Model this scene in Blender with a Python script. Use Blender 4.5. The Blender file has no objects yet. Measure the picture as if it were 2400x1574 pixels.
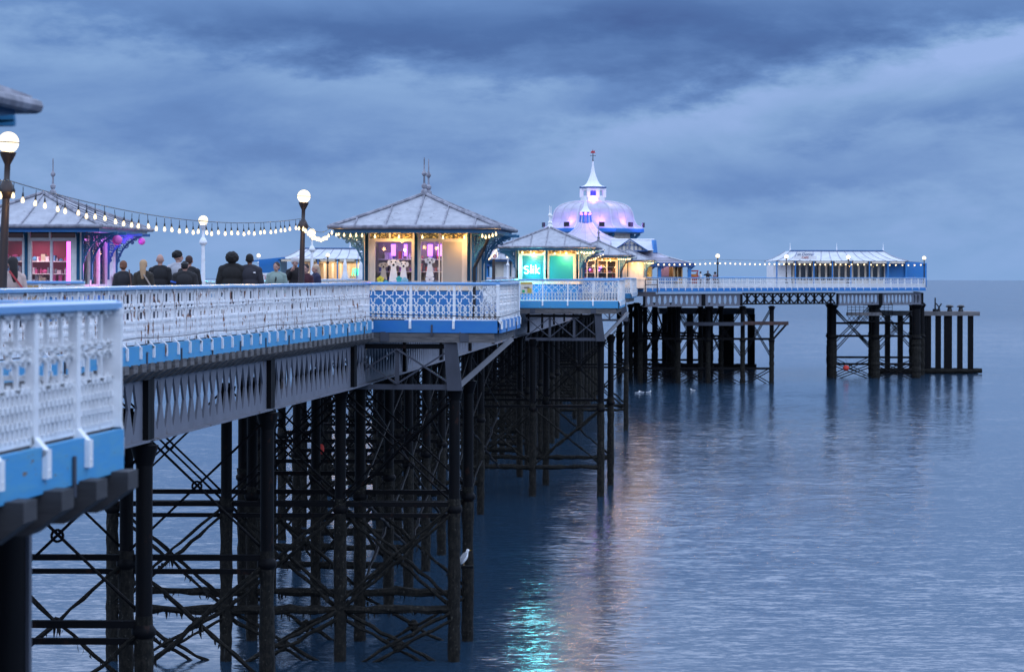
import bpy, bmesh, math, random
from mathutils import Vector, Matrix, Euler, noise
random.seed(7)
PI = math.pi
F = 5666.7                      # focal length in photo pixels (85 mm on 36 mm, 2400 px wide)
EYE = 11.7                      # camera height above the water
scene = bpy.context.scene
COL = scene.collection
# ---------------------------------------------------------------- camera
cam = bpy.data.cameras.new('camera')
cam.lens = 85; cam.sensor_width = 36; cam.shift_y = -143.7 / 2400
cam.clip_start = 0.1; cam.clip_end = 30000
cam.dof.use_dof = True; cam.dof.focus_distance = 84; cam.dof.aperture_fstop = 2.6
camo = bpy.data.objects.new('camera', cam); COL.objects.link(camo)
CAMM = Matrix.Translation((0, 0, EYE)) @ Euler((PI/2, 0, 0)).to_matrix().to_4x4() @ Matrix.Rotation(0.0024, 4, 'Z')
camo.matrix_world = CAMM
scene.camera = camo
R3 = CAMM.to_3x3()
def W(x, y, D):                 # photo pixel + distance along the view axis -> world point
    v = R3 @ Vector(((x-1200)/F, -(y-643.3)/F, -1)); v *= D / v.y
    return Vector((v.x, v.y, EYE + v.z))
def WX(x, D): return W(x, 650, D).x
# ---------------------------------------------------------------- world
world = bpy.data.worlds.new('World'); scene.world = world; world.use_nodes = True
nt = world.node_tree; N = nt.nodes; L = nt.links
for n in list(N): N.remove(n)
def nd(t, **k):
    n = N.new(t)
    for a, b in k.items(): setattr(n, a, b)
    return n
def mth(op, a, b=None, c=None):
    n = nd('ShaderNodeMath', operation=op)
    for i, v in enumerate((a, b, c)):
        if v is None: continue
        if isinstance(v, (int, float)): n.inputs[i].default_value = v
        else: L.new(v, n.inputs[i])
    return n.outputs[0]
tc = nd('ShaderNodeTexCoord'); sep = nd('ShaderNodeSeparateXYZ'); L.new(tc.outputs['Generated'], sep.inputs[0])
dx, dz = sep.outputs[0], sep.outputs[2]
mp = nd('ShaderNodeMapping'); mp.inputs['Scale'].default_value = (8, 8, 22); L.new(tc.outputs['Generated'], mp.inputs[0])
mp.inputs['Location'].default_value = (3.3, 1.2, 0.4); mp.inputs['Rotation'].default_value = (0, 0.22, 0)
nz = nd('ShaderNodeTexNoise'); nz.inputs['Scale'].default_value = 1.0; nz.inputs['Detail'].default_value = 7; nz.inputs['Roughness'].default_value = .55; nz.inputs['Distortion'].default_value = .5
L.new(mp.outputs[0], nz.inputs['Vector'])
nz2 = nd('ShaderNodeTexNoise'); nz2.inputs['Scale'].default_value = 3.4; nz2.inputs['Detail'].default_value = 6; nz2.inputs['Roughness'].default_value = .6
L.new(mp.outputs[0], nz2.inputs['Vector'])
wob = mth('MULTIPLY', mth('SUBTRACT', nz.outputs[0], .5), .05)
ux = mth('ADD', dx, wob); uz = mth('ADD', dz, mth('MULTIPLY', mth('SUBTRACT', nz2.outputs[0], .5), .03))
def blob(px, py, sx, sz, amp, tilt=0.0):         # one cloud bank, in directions of the sky
    cx, cz = (px-1200)/F, (643-py)/F
    a = mth('SUBTRACT', ux, cx); b = mth('SUBTRACT', mth('SUBTRACT', uz, cz), mth('MULTIPLY', a, tilt))
    q = mth('ADD', mth('POWER', mth('ABSOLUTE', mth('DIVIDE', a, sx)), 2), mth('POWER', mth('ABSOLUTE', mth('DIVIDE', b, sz)), 2))
    return mth('MULTIPLY', mth('POWER', 2.718, mth('MULTIPLY', q, -1)), amp)
tot = None
for b in [(930, 95, .075, .012, .44, -.04), (1750, 60, .11, .018, .42, .0), (250, 40, .06, .009, .25, -.05), (1500, 215, .05, .009, .22, .25), (1480, 20, .04, .008, .3, 0),
          (560, 330, .10, .018, .20, .0), (150, 160, .07, .012, -.10, 0), (2080, 175, .07, .012, -.40, .22), (2330, 130, .03, .008, -.3, .1), (1700, 245, .03, .006, -.25, .2), (1540, 330, .05, .012, -.24, .1), (2380, 350, .03, .01, -.10, 0),
          (800, 190, .06, .006, -.2, -.05), (1930, 420, .05, .006, .15, .05), (2000, 290, .05, .006, .16, .1), (2300, 40, .05, .008, .22, 0), (1250, 170, .06, .006, .2, .1)]:
    o = blob(*b); tot = o if tot is None else mth('ADD', tot, o)
cl = mth('ADD', mth('ADD', tot, mth('MULTIPLY', mth('SUBTRACT', nz.outputs[0], .5), .95)), mth('MULTIPLY', mth('SUBTRACT', nz2.outputs[0], .5), .6))
hi = mth('MULTIPLY', mth('MINIMUM', mth('MAXIMUM', dz, 0), .12), 2.2)
t = mth('MULTIPLY_ADD', mth('ADD', cl, hi), .72, .185)
# fade cloud contrast out towards the horizon
ramp = nd('ShaderNodeValToRGB'); L.new(t, ramp.inputs[0]); cr = ramp.color_ramp
cr.elements[0].position = 0.0; cr.elements[0].color = (.30, .45, .80, 1)
cr.elements[1].position = .95; cr.elements[1].color = (.034, .095, .30, 1)
e = cr.elements.new(.20); e.color = (.212, .372, .668, 1)
e = cr.elements.new(.42); e.color = (.116, .246, .54, 1)
e = cr.elements.new(.68); e.color = (.055, .145, .385, 1)
hz = nd('ShaderNodeMix', data_type='RGBA')
fz = mth('POWER', 2.718, mth('MULTIPLY', mth('ABSOLUTE', dz), -38)); L.new(mth('MULTIPLY', fz, .75), hz.inputs[0])
L.new(ramp.outputs[0], hz.inputs[6]); hz.inputs[7].default_value = (.222, .382, .675, 1)
up = nd('ShaderNodeMapRange', interpolation_type='SMOOTHSTEP'); up.inputs[1].default_value = .10; up.inputs[2].default_value = .32; L.new(dz, up.inputs[0])
zen = nd('ShaderNodeMix', data_type='RGBA'); L.new(up.outputs[0], zen.inputs[0]); L.new(hz.outputs[2], zen.inputs[6]); zen.inputs[7].default_value = (1.12, 1.40, 2.05, 1)
sky = nd('ShaderNodeTexSky', sky_type='NISHITA'); sky.sun_disc = False; sky.sun_elevation = math.radians(1); sky.sun_rotation = math.radians(200)
add = nd('ShaderNodeMix', data_type='RGBA', blend_type='ADD'); add.inputs[0].default_value = .015
L.new(zen.outputs[2], add.inputs[6]); L.new(sky.outputs[0], add.inputs[7])
bg = nd('ShaderNodeBackground'); bg.inputs[1].default_value = 1.0; L.new(add.outputs[2], bg.inputs[0])
wo = nd('ShaderNodeOutputWorld'); L.new(bg.outputs[0], wo.inputs[0])
# ---------------------------------------------------------------- sun (last dusk light through overcast)
sun = bpy.data.lights.new('sun', 'SUN'); sun.energy = .25; sun.angle = math.radians(40); sun.color = (.80, .87, 1)
so = bpy.data.objects.new('sun', sun); COL.objects.link(so); so.rotation_euler = (math.radians(55), 0, math.radians(22))
scene.view_settings.view_transform = 'Standard'; scene.view_settings.look = 'None'; scene.view_settings.exposure = 0; scene.view_settings.gamma = 1
scene.cycles.sample_clamp_indirect = 6; scene.cycles.sample_clamp_direct = 25; scene.cycles.max_bounces = 6; scene.cycles.transparent_max_bounces = 12
scene.cycles.caustics_reflective = False; scene.cycles.caustics_refractive = False
# ---------------------------------------------------------------- materials
def mat(name, color, rough=.6, metal=0, emit=None, es=0, spec=.5):
    m = bpy.data.materials.new(name); m.use_nodes = True; b = m.node_tree.nodes['Principled BSDF']
    b.inputs['Base Color'].default_value = (*color, 1); b.inputs['Roughness'].default_value = rough; b.inputs['Metallic'].default_value = metal
    b.inputs['Specular IOR Level'].default_value = spec
    if emit: b.inputs['Emission Color'].default_value = (*emit, 1); b.inputs['Emission Strength'].default_value = es
    return m
def worn(name, c1, c2, scale=(6, 6, 6), lo=.45, hi=.6, c3=None, lo3=.66, hi3=.72, rough=.6, bump=.15, detail=8, rough2=.55, spec=.4):
    """base paint c1, weathered towards c2 by noise, spots of c3 (rust, chips)"""
    m = mat(name, c1, rough, spec=spec); t = m.node_tree; n = t.nodes; l = t.links; b = n['Principled BSDF']
    tc = n.new('ShaderNodeTexCoord'); mp = n.new('ShaderNodeMapping'); mp.inputs['Scale'].default_value = scale
    geo = n.new('ShaderNodeNewGeometry'); l.new(geo.outputs['Position'], mp.inputs[0])
    z = n.new('ShaderNodeTexNoise'); z.inputs['Scale'].default_value = 1; z.inputs['Detail'].default_value = detail; z.inputs['Roughness'].default_value = rough2; l.new(mp.outputs[0], z.inputs['Vector'])
    mr = n.new('ShaderNodeMapRange'); mr.inputs[1].default_value = lo; mr.inputs[2].default_value = hi; l.new(z.outputs[0], mr.inputs[0])
    mx = n.new('ShaderNodeMix'); mx.data_type = 'RGBA'; l.new(mr.outputs[0], mx.inputs[0]); mx.inputs[6].default_value = (*c1, 1); mx.inputs[7].default_value = (*c2, 1)
    out = mx.outputs[2]
    if c3:
        z3 = n.new('ShaderNodeTexNoise'); z3.inputs['Scale'].default_value = 1.9; z3.inputs['Detail'].default_value = 6; l.new(mp.outputs[0], z3.inputs['Vector'])
        m3 = n.new('ShaderNodeMapRange'); m3.inputs[1].default_value = lo3; m3.inputs[2].default_value = hi3; l.new(z3.outputs[0], m3.inputs[0])
        x3 = n.new('ShaderNodeMix'); x3.data_type = 'RGBA'; l.new(m3.outputs[0], x3.inputs[0]); l.new(out, x3.inputs[6]); x3.inputs[7].default_value = (*c3, 1); out = x3.outputs[2]
    l.new(out, b.inputs['Base Color'])
    if bump:
        bp = n.new('ShaderNodeBump'); bp.inputs['Strength'].default_value = bump; bp.inputs['Distance'].default_value = .02; l.new(z.outputs[0], bp.inputs['Height']); l.new(bp.outputs[0], b.inputs['Normal'])
    return m
M = {}
M['white'] = worn('white_paint', (.88, .88, .87), (.76, .76, .75), (4, 4, 7), .45, .7, (.22, .10, .05), .70, .74, .45, .1)
M['white_rust'] = worn('white_paint_rusty', (.86, .86, .86), (.72, .70, .70), (6, 6, 1.2), .45, .7, (.24, .10, .05), .60, .64, .5, .2)
M['blue'] = worn('blue_paint', (.028, .19, .52), (.04, .22, .50), (2, 2, 5), .4, .7, (.16, .20, .22), .74, .77, .42, .08)
M['blue_worn'] = worn('blue_paint_peeling', (.055, .31, .58), (.08, .33, .54), (3, 3, 12), .45, .62, (.20, .12, .05), .66, .70, .5, .2)
M['coping'] = worn('rail_paint_glossy', (.085, .29, .60), (.14, .34, .60), (1.2, 1.2, 4), .4, .7, None, rough=.3, bump=.06, spec=.5)
M['coping'].node_tree.nodes['Principled BSDF'].inputs['Coat Weight'].default_value = 1; M['coping'].node_tree.nodes['Principled BSDF'].inputs['Coat Roughness'].default_value = .25
M['navy'] = mat('navy_paint', (.02, .09, .26), .45)
M['teal'] = mat('teal_blue_paint', (.02, .15, .30), .45)
M['cream'] = worn('cream_paint', (.78, .70, .58), (.62, .55, .45), (3, 3, 1.2), .45, .7, None, rough=.5, bump=.05)
M['lead'] = worn('lead_roof', (.36, .37, .40), (.25, .26, .29), (3, 3, 1.1), .40, .68, (.17, .17, .19), .62, .70, .5, .2, rough2=.7)
M['lead_seam'] = worn('lead_roll', (.30, .30, .34), (.16, .16, .19), (5, 5, 3), .4, .6, rough=.55)
M['pale_metal'] = worn('pale_metal_roof', (.56, .57, .60), (.46, .48, .51), (1, 1, 1), .4, .6, rough=.45)
M['dome'] = worn('dome_skin', (.47, .45, .53), (.42, .40, .48), (1, 1, 1), .4, .6, rough=.5, bump=.05)
M['black'] = mat('black_iron', (.012, .012, .014), .4)
M['brown_iron'] = mat('brown_iron', (.03, .02, .018), .5)
M['iron'] = worn('dark_pile_iron', (.0035, .004, .0055), (.006, .0055, .006), (3, 3, 1.5), .4, .7, (.020, .010, .008), .62, .70, .6, .3, spec=.12)
M['weedy'] = worn('barnacled_iron', (.009, .009, .008), (.026, .023, .018), (9, 9, 6), .45, .62, (.07, .066, .054), .63, .70, .85, .9, rough2=.7, spec=.2)
M['weed'] = mat('seaweed', (.008, .008, .007), .8)
M['girder'] = worn('grey_girder_paint', (.16, .168, .20), (.12, .128, .155), (1.5, 1.5, .6), .4, .7, (.09, .07, .06), .64, .7, .6, .1)
M['galv'] = worn('pale_steel', (.060, .066, .086), (.042, .047, .062), (3, 3, 1), .4, .7, rough=.5)
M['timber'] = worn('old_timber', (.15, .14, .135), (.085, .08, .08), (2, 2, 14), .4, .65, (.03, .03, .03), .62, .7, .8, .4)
M['shaded_timber'] = worn('shade_toned_timber', (.045, .043, .045), (.03, .028, .03), (2, 2, 14), .4, .65, rough=.7, bump=.3)  # darker copy of the joist timber, with shade put into its colour
M['plank'] = worn('deck_boards', (.16, .14, .13), (.10, .09, .085), (9, .7, 3), .4, .65, rough=.75, bump=.2)
M['concrete'] = worn('old_concrete', (.20, .19, .19), (.12, .115, .115), (1, 1, 2), .4, .65, rough=.85)
M['rusty'] = worn('rusty_steel', (.10, .055, .045), (.05, .035, .035), (2, 2, 2), .4, .65, rough=.8)
M['turq'] = mat('turquoise_shutter', (.01, .30, .33), .5)
M['pinkwall'] = mat('crimson_interior', (.26, .02, .07), .6)
M['beige'] = mat('beige_board', (.42, .38, .32), .5)
M['plasterwarm'] = mat('warm_wall', (.72, .60, .44), .6)
M['wood'] = mat('warm_plywood', (.45, .28, .12), .6)
M['red'] = mat('red_paint', (.45, .03, .03), .5)
M['skin'] = mat('skin', (.42, .24, .19), .55)
M['skin_dark'] = mat('dark_skin', (.13, .07, .05), .55)
def gel(name, c, s):
    m = mat(name, (0, 0, 0), .5, emit=c, es=s); return m
def opal(name, c, s, k):
    m = bpy.data.materials.new(name); m.use_nodes = True; t = m.node_tree; n = t.nodes; l = t.links; n.remove(n['Principled BSDF'])
    a = n.new('ShaderNodeEmission'); a.inputs[0].default_value = (*c, 1); a.inputs[1].default_value = s; b = n.new('ShaderNodeBsdfTransparent'); x = n.new('ShaderNodeMixShader'); x.inputs[0].default_value = k
    l.new(b.outputs[0], x.inputs[1]); l.new(a.outputs[0], x.inputs[2]); l.new(x.outputs[0], n['Material Output'].inputs[0]); return m
M['globe'] = opal('lit_opal_globe', (1, .86, .62), 2.0, .8)
M['bulb'] = gel('lit_bulb', (1, .76, .42), 2.5)
M['farbulb'] = gel('lit_far_bulb', (1, .78, .46), 2.6)
M['lampwhite'] = gel('lit_cool_lamp', (1, .9, .75), 10)
M['neon'] = gel('cyan_white_neon', (.16, .88, 1.0), 26)
M['neon_face'] = mat('cyan_lit_board', (.006, .12, .14), .5)
M['green_neon'] = gel('green_neon', (.05, 1, .35), 3)
M['red_neon'] = gel('red_neon', (1, .08, .04), 3)
M['purple_lit'] = gel('violet_lamp', (.45, .12, 1), 6)
M['pink_lit'] = gel('pink_tube', (1, .12, .85), 5)
M['goldglass'] = worn('gold_stained_glass', (.10, .06, .02), (.42, .26, .06), (10, 10, 12), .45, .6, (.03, .035, .02), .55, .6, .2, .3)
m = M['goldglass']; b = m.node_tree.nodes['Principled BSDF']; src = b.inputs['Base Color'].links[0].from_socket
m.node_tree.links.new(src, b.inputs['Emission Color']); b.inputs['Emission Strength'].default_value = 1.7
def glass(name, tint, k=.75):
    m = bpy.data.materials.new(name); m.use_nodes = True; t = m.node_tree; n = t.nodes; l = t.links; n.remove(n['Principled BSDF'])
    tr = n.new('ShaderNodeBsdfTransparent'); tr.inputs[0].default_value = (*tint, 1); gl = n.new('ShaderNodeBsdfGlossy'); gl.inputs['Roughness'].default_value = .03; gl.inputs[0].default_value = (.9, .9, .9, 1)
    fr = n.new('ShaderNodeFresnel'); fr.inputs[0].default_value = 1.5
    ms = n.new('ShaderNodeMixShader'); l.new(fr.outputs[0], ms.inputs[0]); l.new(tr.outputs[0], ms.inputs[1]); l.new(gl.outputs[0], ms.inputs[2]); l.new(ms.outputs[0], n['Material Output'].inputs[0])
    return m
M['glass'] = glass('window_glass', (.85, .88, .9))
M['darkglass'] = mat('dark_glass', (.012, .014, .02), .08)
M['sky_glass'] = mat('pale_window', (.35, .45, .6), .1)
def cmat(c, rough=.7):
    k = 'c_%02d_%02d_%02d' % tuple(int(v*99) for v in c)
    if k not in M: M[k] = mat('colour_' + k, c, rough)
    return M[k]
# ---------------------------------------------------------------- mesh helpers
class MB:
    def __init__(s): s.v = []; s.f = []; s.mi = []; s.m = 0
    def add(s, vs, fs):
        o = len(s.v); s.v += [tuple(p) for p in vs]; s.f += [tuple(o+i for i in f) for f in fs]; s.mi += [s.m]*len(fs); return s
    def box(s, a, b, mtx=None):
        x0, y0, z0 = a; x1, y1, z1 = b
        vs = [Vector(p) for p in ((x0,y0,z0),(x1,y0,z0),(x1,y1,z0),(x0,y1,z0),(x0,y0,z1),(x1,y0,z1),(x1,y1,z1),(x0,y1,z1))]
        if mtx: vs = [mtx @ p for p in vs]
        return s.add(vs, ((0,3,2,1),(4,5,6,7),(0,1,5,4),(1,2,6,5),(2,3,7,6),(3,0,4,7)))
    def bar(s, p, q, w, d, up=(0,0,1)):       # rectangular bar from p to q; d is measured along 'up'
        p, q = Vector(p), Vector(q); t = (q-p)
        if t.length < 1e-6: return s
        t.normalize(); up = Vector(up)
        if abs(t.dot(up)) > .999: up = Vector((1,0,0))
        a = t.cross(up).normalized()*w/2; b = a.cross(t).normalized()*d/2
        vs = [p-a-b, p+a-b, p+a+b, p-a+b, q-a-b, q+a-b, q+a+b, q-a+b]
        return s.add(vs, ((0,3,2,1),(4,5,6,7),(0,1,5,4),(1,2,6,5),(2,3,7,6),(3,0,4,7)))
    def tube(s, pts, r, n=8, cap=True, jit=0):
        pts = [Vector(p) for p in pts]; rs = r if isinstance(r, (list, tuple)) else [r]*len(pts); base = len(s.v); prev = None
        for i, p in enumerate(pts):
            t = (pts[min(i+1, len(pts)-1)]-pts[max(i-1, 0)]).normalized()
            if prev is None: a = t.cross(Vector((0,0,1)) if abs(t.z) < .9 else Vector((1,0,0))).normalized()
            else: a = (prev - t*prev.dot(t)).normalized()
            prev = a; b = t.cross(a)
            for k in range(n):
                g = 2*PI*k/n; rr = rs[i]*(1+random.uniform(-jit, jit)) if jit else rs[i]
                s.v.append(tuple(p+a*rr*math.cos(g)+b*rr*math.sin(g)))
        for i in range(len(pts)-1):
            for k in range(n):
                s.f.append((base+i*n+k, base+i*n+(k+1)%n, base+(i+1)*n+(k+1)%n, base+(i+1)*n+k)); s.mi.append(s.m)
        if cap:
            s.f.append(tuple(base+k for k in range(n))[::-1]); s.mi.append(s.m)
            s.f.append(tuple(base+(len(pts)-1)*n+k for k in range(n))); s.mi.append(s.m)
        return s
    def lathe(s, prof, n=16, c=(0,0,0), rot=0, sq=False):   # prof = [(r, z)]
        base = len(s.v); c = Vector(c)
        for r, z in prof:
            for k in range(n):
                g = 2*PI*k/n+rot; s.v.append((c.x+r*math.cos(g), c.y+r*math.sin(g), c.z+z))
        for i in range(len(prof)-1):
            for k in range(n):
                s.f.append((base+i*n+k, base+i*n+(k+1)%n, base+(i+1)*n+(k+1)%n, base+(i+1)*n+k)); s.mi.append(s.m)
        s.f.append(tuple(base+k for k in range(n))[::-1]); s.mi.append(s.m)
        s.f.append(tuple(base+(len(prof)-1)*n+k for k in range(n))); s.mi.append(s.m)
        return s
    def ball(s, c, r, n=10, sz=1):
        pr = [(max(r*math.sin(PI*i/n), 1e-4), -r*sz*math.cos(PI*i/n)) for i in range(n+1)]
        return s.lathe(pr, max(8, n), c)
    def ell(s, c, rx, ry, rz, n=12, rot=None):
        b0 = len(s.v); s.ball((0,0,0), 1, n)
        for i in range(b0, len(s.v)):
            p = Vector((s.v[i][0]*rx, s.v[i][1]*ry, s.v[i][2]*rz))
            if rot: p = rot @ p
            s.v[i] = tuple(p+Vector(c))
        return s
    def prism(s, poly, z0, z1):               # poly in xy
        n = len(poly); vs = [(x, y, z0) for x, y in poly]+[(x, y, z1) for x, y in poly]
        fs = [tuple(range(n))[::-1], tuple(range(n, 2*n))]+[(i, (i+1)%n, n+(i+1)%n, n+i) for i in range(n)]
        return s.add(vs, fs)
    def quad(s, *p): return s.add(p, (tuple(range(len(p))),))
    def mesh(s, name, mats, smooth=False):
        me = bpy.data.meshes.new(name); me.from_pydata(s.v, [], s.f)
        for m in (mats if isinstance(mats, (list, tuple)) else [mats]): me.materials.append(m)
        if any(s.mi): me.polygons.foreach_set('material_index', s.mi)
        bm = bmesh.new(); bm.from_mesh(me); bmesh.ops.recalc_face_normals(bm, faces=bm.faces); bm.to_mesh(me); bm.free()
        if smooth:
            me.polygons.foreach_set('use_smooth', [True]*len(me.polygons))
            try: me.set_sharp_from_angle(angle=math.radians(40))
            except Exception: pass
        me.update(); return me
    def build(s, name, mats, parent=None, smooth=False, loc=None, rotz=0):
        return link(name, s.mesh(name, mats, smooth), parent, loc, rotz)
def link(name, data, parent=None, loc=None, rotz=0):
    o = bpy.data.objects.new(name, data); COL.objects.link(o)
    if parent: o.parent = parent
    if loc is not None: o.location = loc
    if rotz: o.rotation_euler = (0, 0, rotz)
    return o
def tag(o, label=None, cat=None, group=None, kind=None):
    for k, v in (('label', label), ('category', cat), ('group', group), ('kind', kind)):
        if v: o[k] = v
    return o
def thing(name, label, cat, loc=(0,0,0), rotz=0, group=None):
    return tag(link(name, None, None, loc, rotz), label, cat, group)
def light(name, kind, loc, energy, color, size=.1, parent=None, target=None, spot=60):
    l = bpy.data.lights.new(name, kind); l.energy = energy; l.color = color
    if kind == 'AREA': l.size = size
    else: l.shadow_soft_size = size
    if kind == 'SPOT': l.spot_size = math.radians(spot); l.spot_blend = .8
    o = bpy.data.objects.new(name, l); COL.objects.link(o); o.location = loc
    if parent: o.parent = parent
    if target is not None: o.rotation_euler = (Vector(target)-Vector(loc)).to_track_quat('-Z', 'Y').to_euler()
    return o
# ---------------------------------------------------------------- levels and pier line
RAIL = EYE-.235; DECK = EYE-1.355; FB = EYE-1.755     # handrail top, deck, fascia bottom
GT, GB = EYE-2.02, EYE-3.30                            # girder top / bottom
def R(D): return -12.56+.115*D if D < 72 else -4.28+.083*(D-72)
def dirv(D): s = .115 if D < 72 else .083; return Vector((s, 1, 0)).normalized()
WID = 8.4
# ---------------------------------------------------------------- water
def water():
    m = bpy.data.materials.new('sea_water'); m.use_nodes = True; t = m.node_tree; n = t.nodes; l = t.links; b = n['Principled BSDF']
    b.inputs['Base Color'].default_value = (.016, .046, .085, 1); b.inputs['Roughness'].default_value = .12; b.inputs['IOR'].default_value = 1.333; b.inputs['Specular IOR Level'].default_value = 1.0
    geo = n.new('ShaderNodeNewGeometry')
    def nz(sc, det, rot=0.0, ro=.55):
        mp = n.new('ShaderNodeMapping'); mp.inputs['Scale'].default_value = sc; mp.inputs['Rotation'].default_value = (0, 0, rot); l.new(geo.outputs['Position'], mp.inputs[0])
        z = n.new('ShaderNodeTexNoise'); z.inputs['Scale'].default_value = 1; z.inputs['Detail'].default_value = det; z.inputs['Roughness'].default_value = ro; l.new(mp.outputs[0], z.inputs['Vector']); return z.outputs[0]
    def ma(op, a, b2, c=None):
        q = n.new('ShaderNodeMath'); q.operation = op
        for i, v in enumerate((a, b2, c)):
            if v is None: continue
            if isinstance(v, (int, float)): q.inputs[i].default_value = v
            else: l.new(v, q.inputs[i])
        return q.outputs[0]
    sp = n.new('ShaderNodeSeparateXYZ'); l.new(geo.outputs['Position'], sp.inputs[0])
    # calm in the lee of the pier, choppy out at sea
    mr = n.new('ShaderNodeMapRange'); mr.interpolation_type = 'SMOOTHSTEP'; mr.inputs[1].default_value = 230; mr.inputs[2].default_value = 480; mr.inputs[3].default_value = 1.0; mr.inputs[4].default_value = 2.6; l.new(sp.outputs[1], mr.inputs[0])
    gust = ma('MULTIPLY_ADD', nz((.03, .012, 1), 3), 1.3, .35)
    def vm(op, a, b2):
        q = n.new('ShaderNodeVectorMath'); q.operation = op
        for i, v in enumerate((a, b2)):
            if isinstance(v, tuple): q.inputs[i].default_value = v
            elif v is not None: l.new(v, q.inputs[i])
        return q
    def nv(sc, det, amp, rot=0.0, ro=.55):       # two independent slope components of one wave band
        mp = n.new('ShaderNodeMapping'); mp.inputs['Scale'].default_value = sc; mp.inputs['Rotation'].default_value = (0, 0, rot); l.new(geo.outputs['Position'], mp.inputs[0])
        z = n.new('ShaderNodeTexNoise'); z.inputs['Scale'].default_value = 1; z.inputs['Detail'].default_value = det; z.inputs['Roughness'].default_value = ro; l.new(mp.outputs[0], z.inputs['Vector'])
        q = vm('MULTIPLY', vm('SUBTRACT', z.outputs['Color'], (.5, .5, .5)).outputs[0], (amp*.9, amp, 0)); return q.outputs[0]
    sl = vm('ADD', vm('ADD', nv((.8, 2.6, 1), 3, .25, .25), nv((3.2, 8.5, 1), 4, .36, -.2, .65)).outputs[0], nv((.05, .14, 1), 3, .08, .3)).outputs[0]
    sc_ = vm('SCALE', sl, None); l.new(ma('MULTIPLY', mr.outputs[0], gust), sc_.inputs[3])
    sx = n.new('ShaderNodeSeparateXYZ'); l.new(sc_.outputs[0], sx.inputs[0])
    # wind waves run in to the shore: their steeper fronts face it
    sy = ma('MULTIPLY_ADD', ma('ABSOLUTE', sx.outputs[1], None), -.42, ma('MULTIPLY', sx.outputs[1], .55))
    cb = n.new('ShaderNodeCombineXYZ'); l.new(sx.outputs[0], cb.inputs[0]); l.new(sy, cb.inputs[1]); cb.inputs[2].default_value = 1
    nn = vm('NORMALIZE', cb.outputs[0], None); l.new(nn.outputs[0], b.inputs['Normal'])
    # wind-roughened open sea mirrors less sky than the sheltered water
    sf = n.new('ShaderNodeMapRange'); sf.interpolation_type = 'SMOOTHSTEP'; sf.inputs[1].default_value = 240; sf.inputs[2].default_value = 700; sf.inputs[3].default_value = 1.0; sf.inputs[4].default_value = .12; l.new(sp.outputs[1], sf.inputs[0]); l.new(sf.outputs[0], b.inputs['Specular IOR Level'])
    # a few whitecaps far out
    wc = n.new('ShaderNodeMapRange'); wc.inputs[1].default_value = .735; wc.inputs[2].default_value = .76; l.new(nz((.22, .05, 1), 4, .1), wc.inputs[0])
    far = n.new('ShaderNodeMapRange'); far.inputs[1].default_value = 330; far.inputs[2].default_value = 450; l.new(sp.outputs[1], far.inputs[0])
    mx = n.new('ShaderNodeMix'); mx.data_type = 'RGBA'; l.new(ma('MULTIPLY', wc.outputs[0], far.outputs[0]), mx.inputs[0]); mx.inputs[6].default_value = (.016, .046, .085, 1); mx.inputs[7].default_value = (.5, .55, .6, 1)
    l.new(mx.outputs[2], b.inputs['Base Color'])
    mb = MB(); mb.lathe([(6200, -.01), (6200, 0)], 96); o = mb.build('sea', m); tag(o, kind='structure')
water()
# ---------------------------------------------------------------- deck
def Rs(Ds, off=0): return [(R(D)+off, D) for D in Ds]
mainD = [-30, 0, 20, 40, 60, 72, 100, 140, 180, 220, 246]
HEAD = [(WX(1512, 252), 252), (WX(2005, 272), 272), (WX(2168, 281), 281), (51.5, 305), (-32, 305), (-29.5, 281), (-20.5, 272), (R(252)-WID-.6, 252)]
def slab(name, poly, z0, z1, m, parent=None):
    return MB().prism(poly, z0, z1).build(name, m, parent)
dk = slab('deck', Rs(mainD)+[(x-WID, y) for x, y in reversed(Rs(mainD))], DECK-.09, DECK, M['plank']); tag(dk, kind='structure')
tag(slab('deck', HEAD, DECK-.094, DECK-.004, M['plank']), kind='structure')
B0 = [(-11.5, 21.6), (-3.57, 21.6), (-4.65, 12.5), (-12.5, 12.5)]
B1 = [(WX(862, 73.2)-.3, 73.2), (WX(1167, 72.6), 72.6), (WX(1212, 80), 80), (R(81.5)-.3, 81.5)]
B2 = [(WX(1213, 127.5)-.3, 127.5), (WX(1449, 127.2), 127.2), (WX(1461, 136), 136), (R(137)-.3, 137)]
B3 = [(R(182)-.3, 182), (WX(1478, 181.5), 181.5), (WX(1489.5, 190), 190), (R(191)-.3, 191)]
CB = [(-14.5, 1.35), (-.40, 1.35), (-.72, -6), (-15, -6)]
L1 = [(R(73)-WID+.3, 73), (-18.2, 73.6), (-17.2, 82.5), (R(82)-WID+.3, 82)]
L4 = [(R(236)-WID+.3, 236), (-3.6, 236.5), (-3.0, 246), (R(246)-WID+.3, 246)]
for i, P in enumerate((B0, B1, B2, B3, CB, L1, L4)):
    tag(slab('deck', P, DECK-.098-i*.001, DECK+.004+i*.001, M['plank']), kind='structure')
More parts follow.
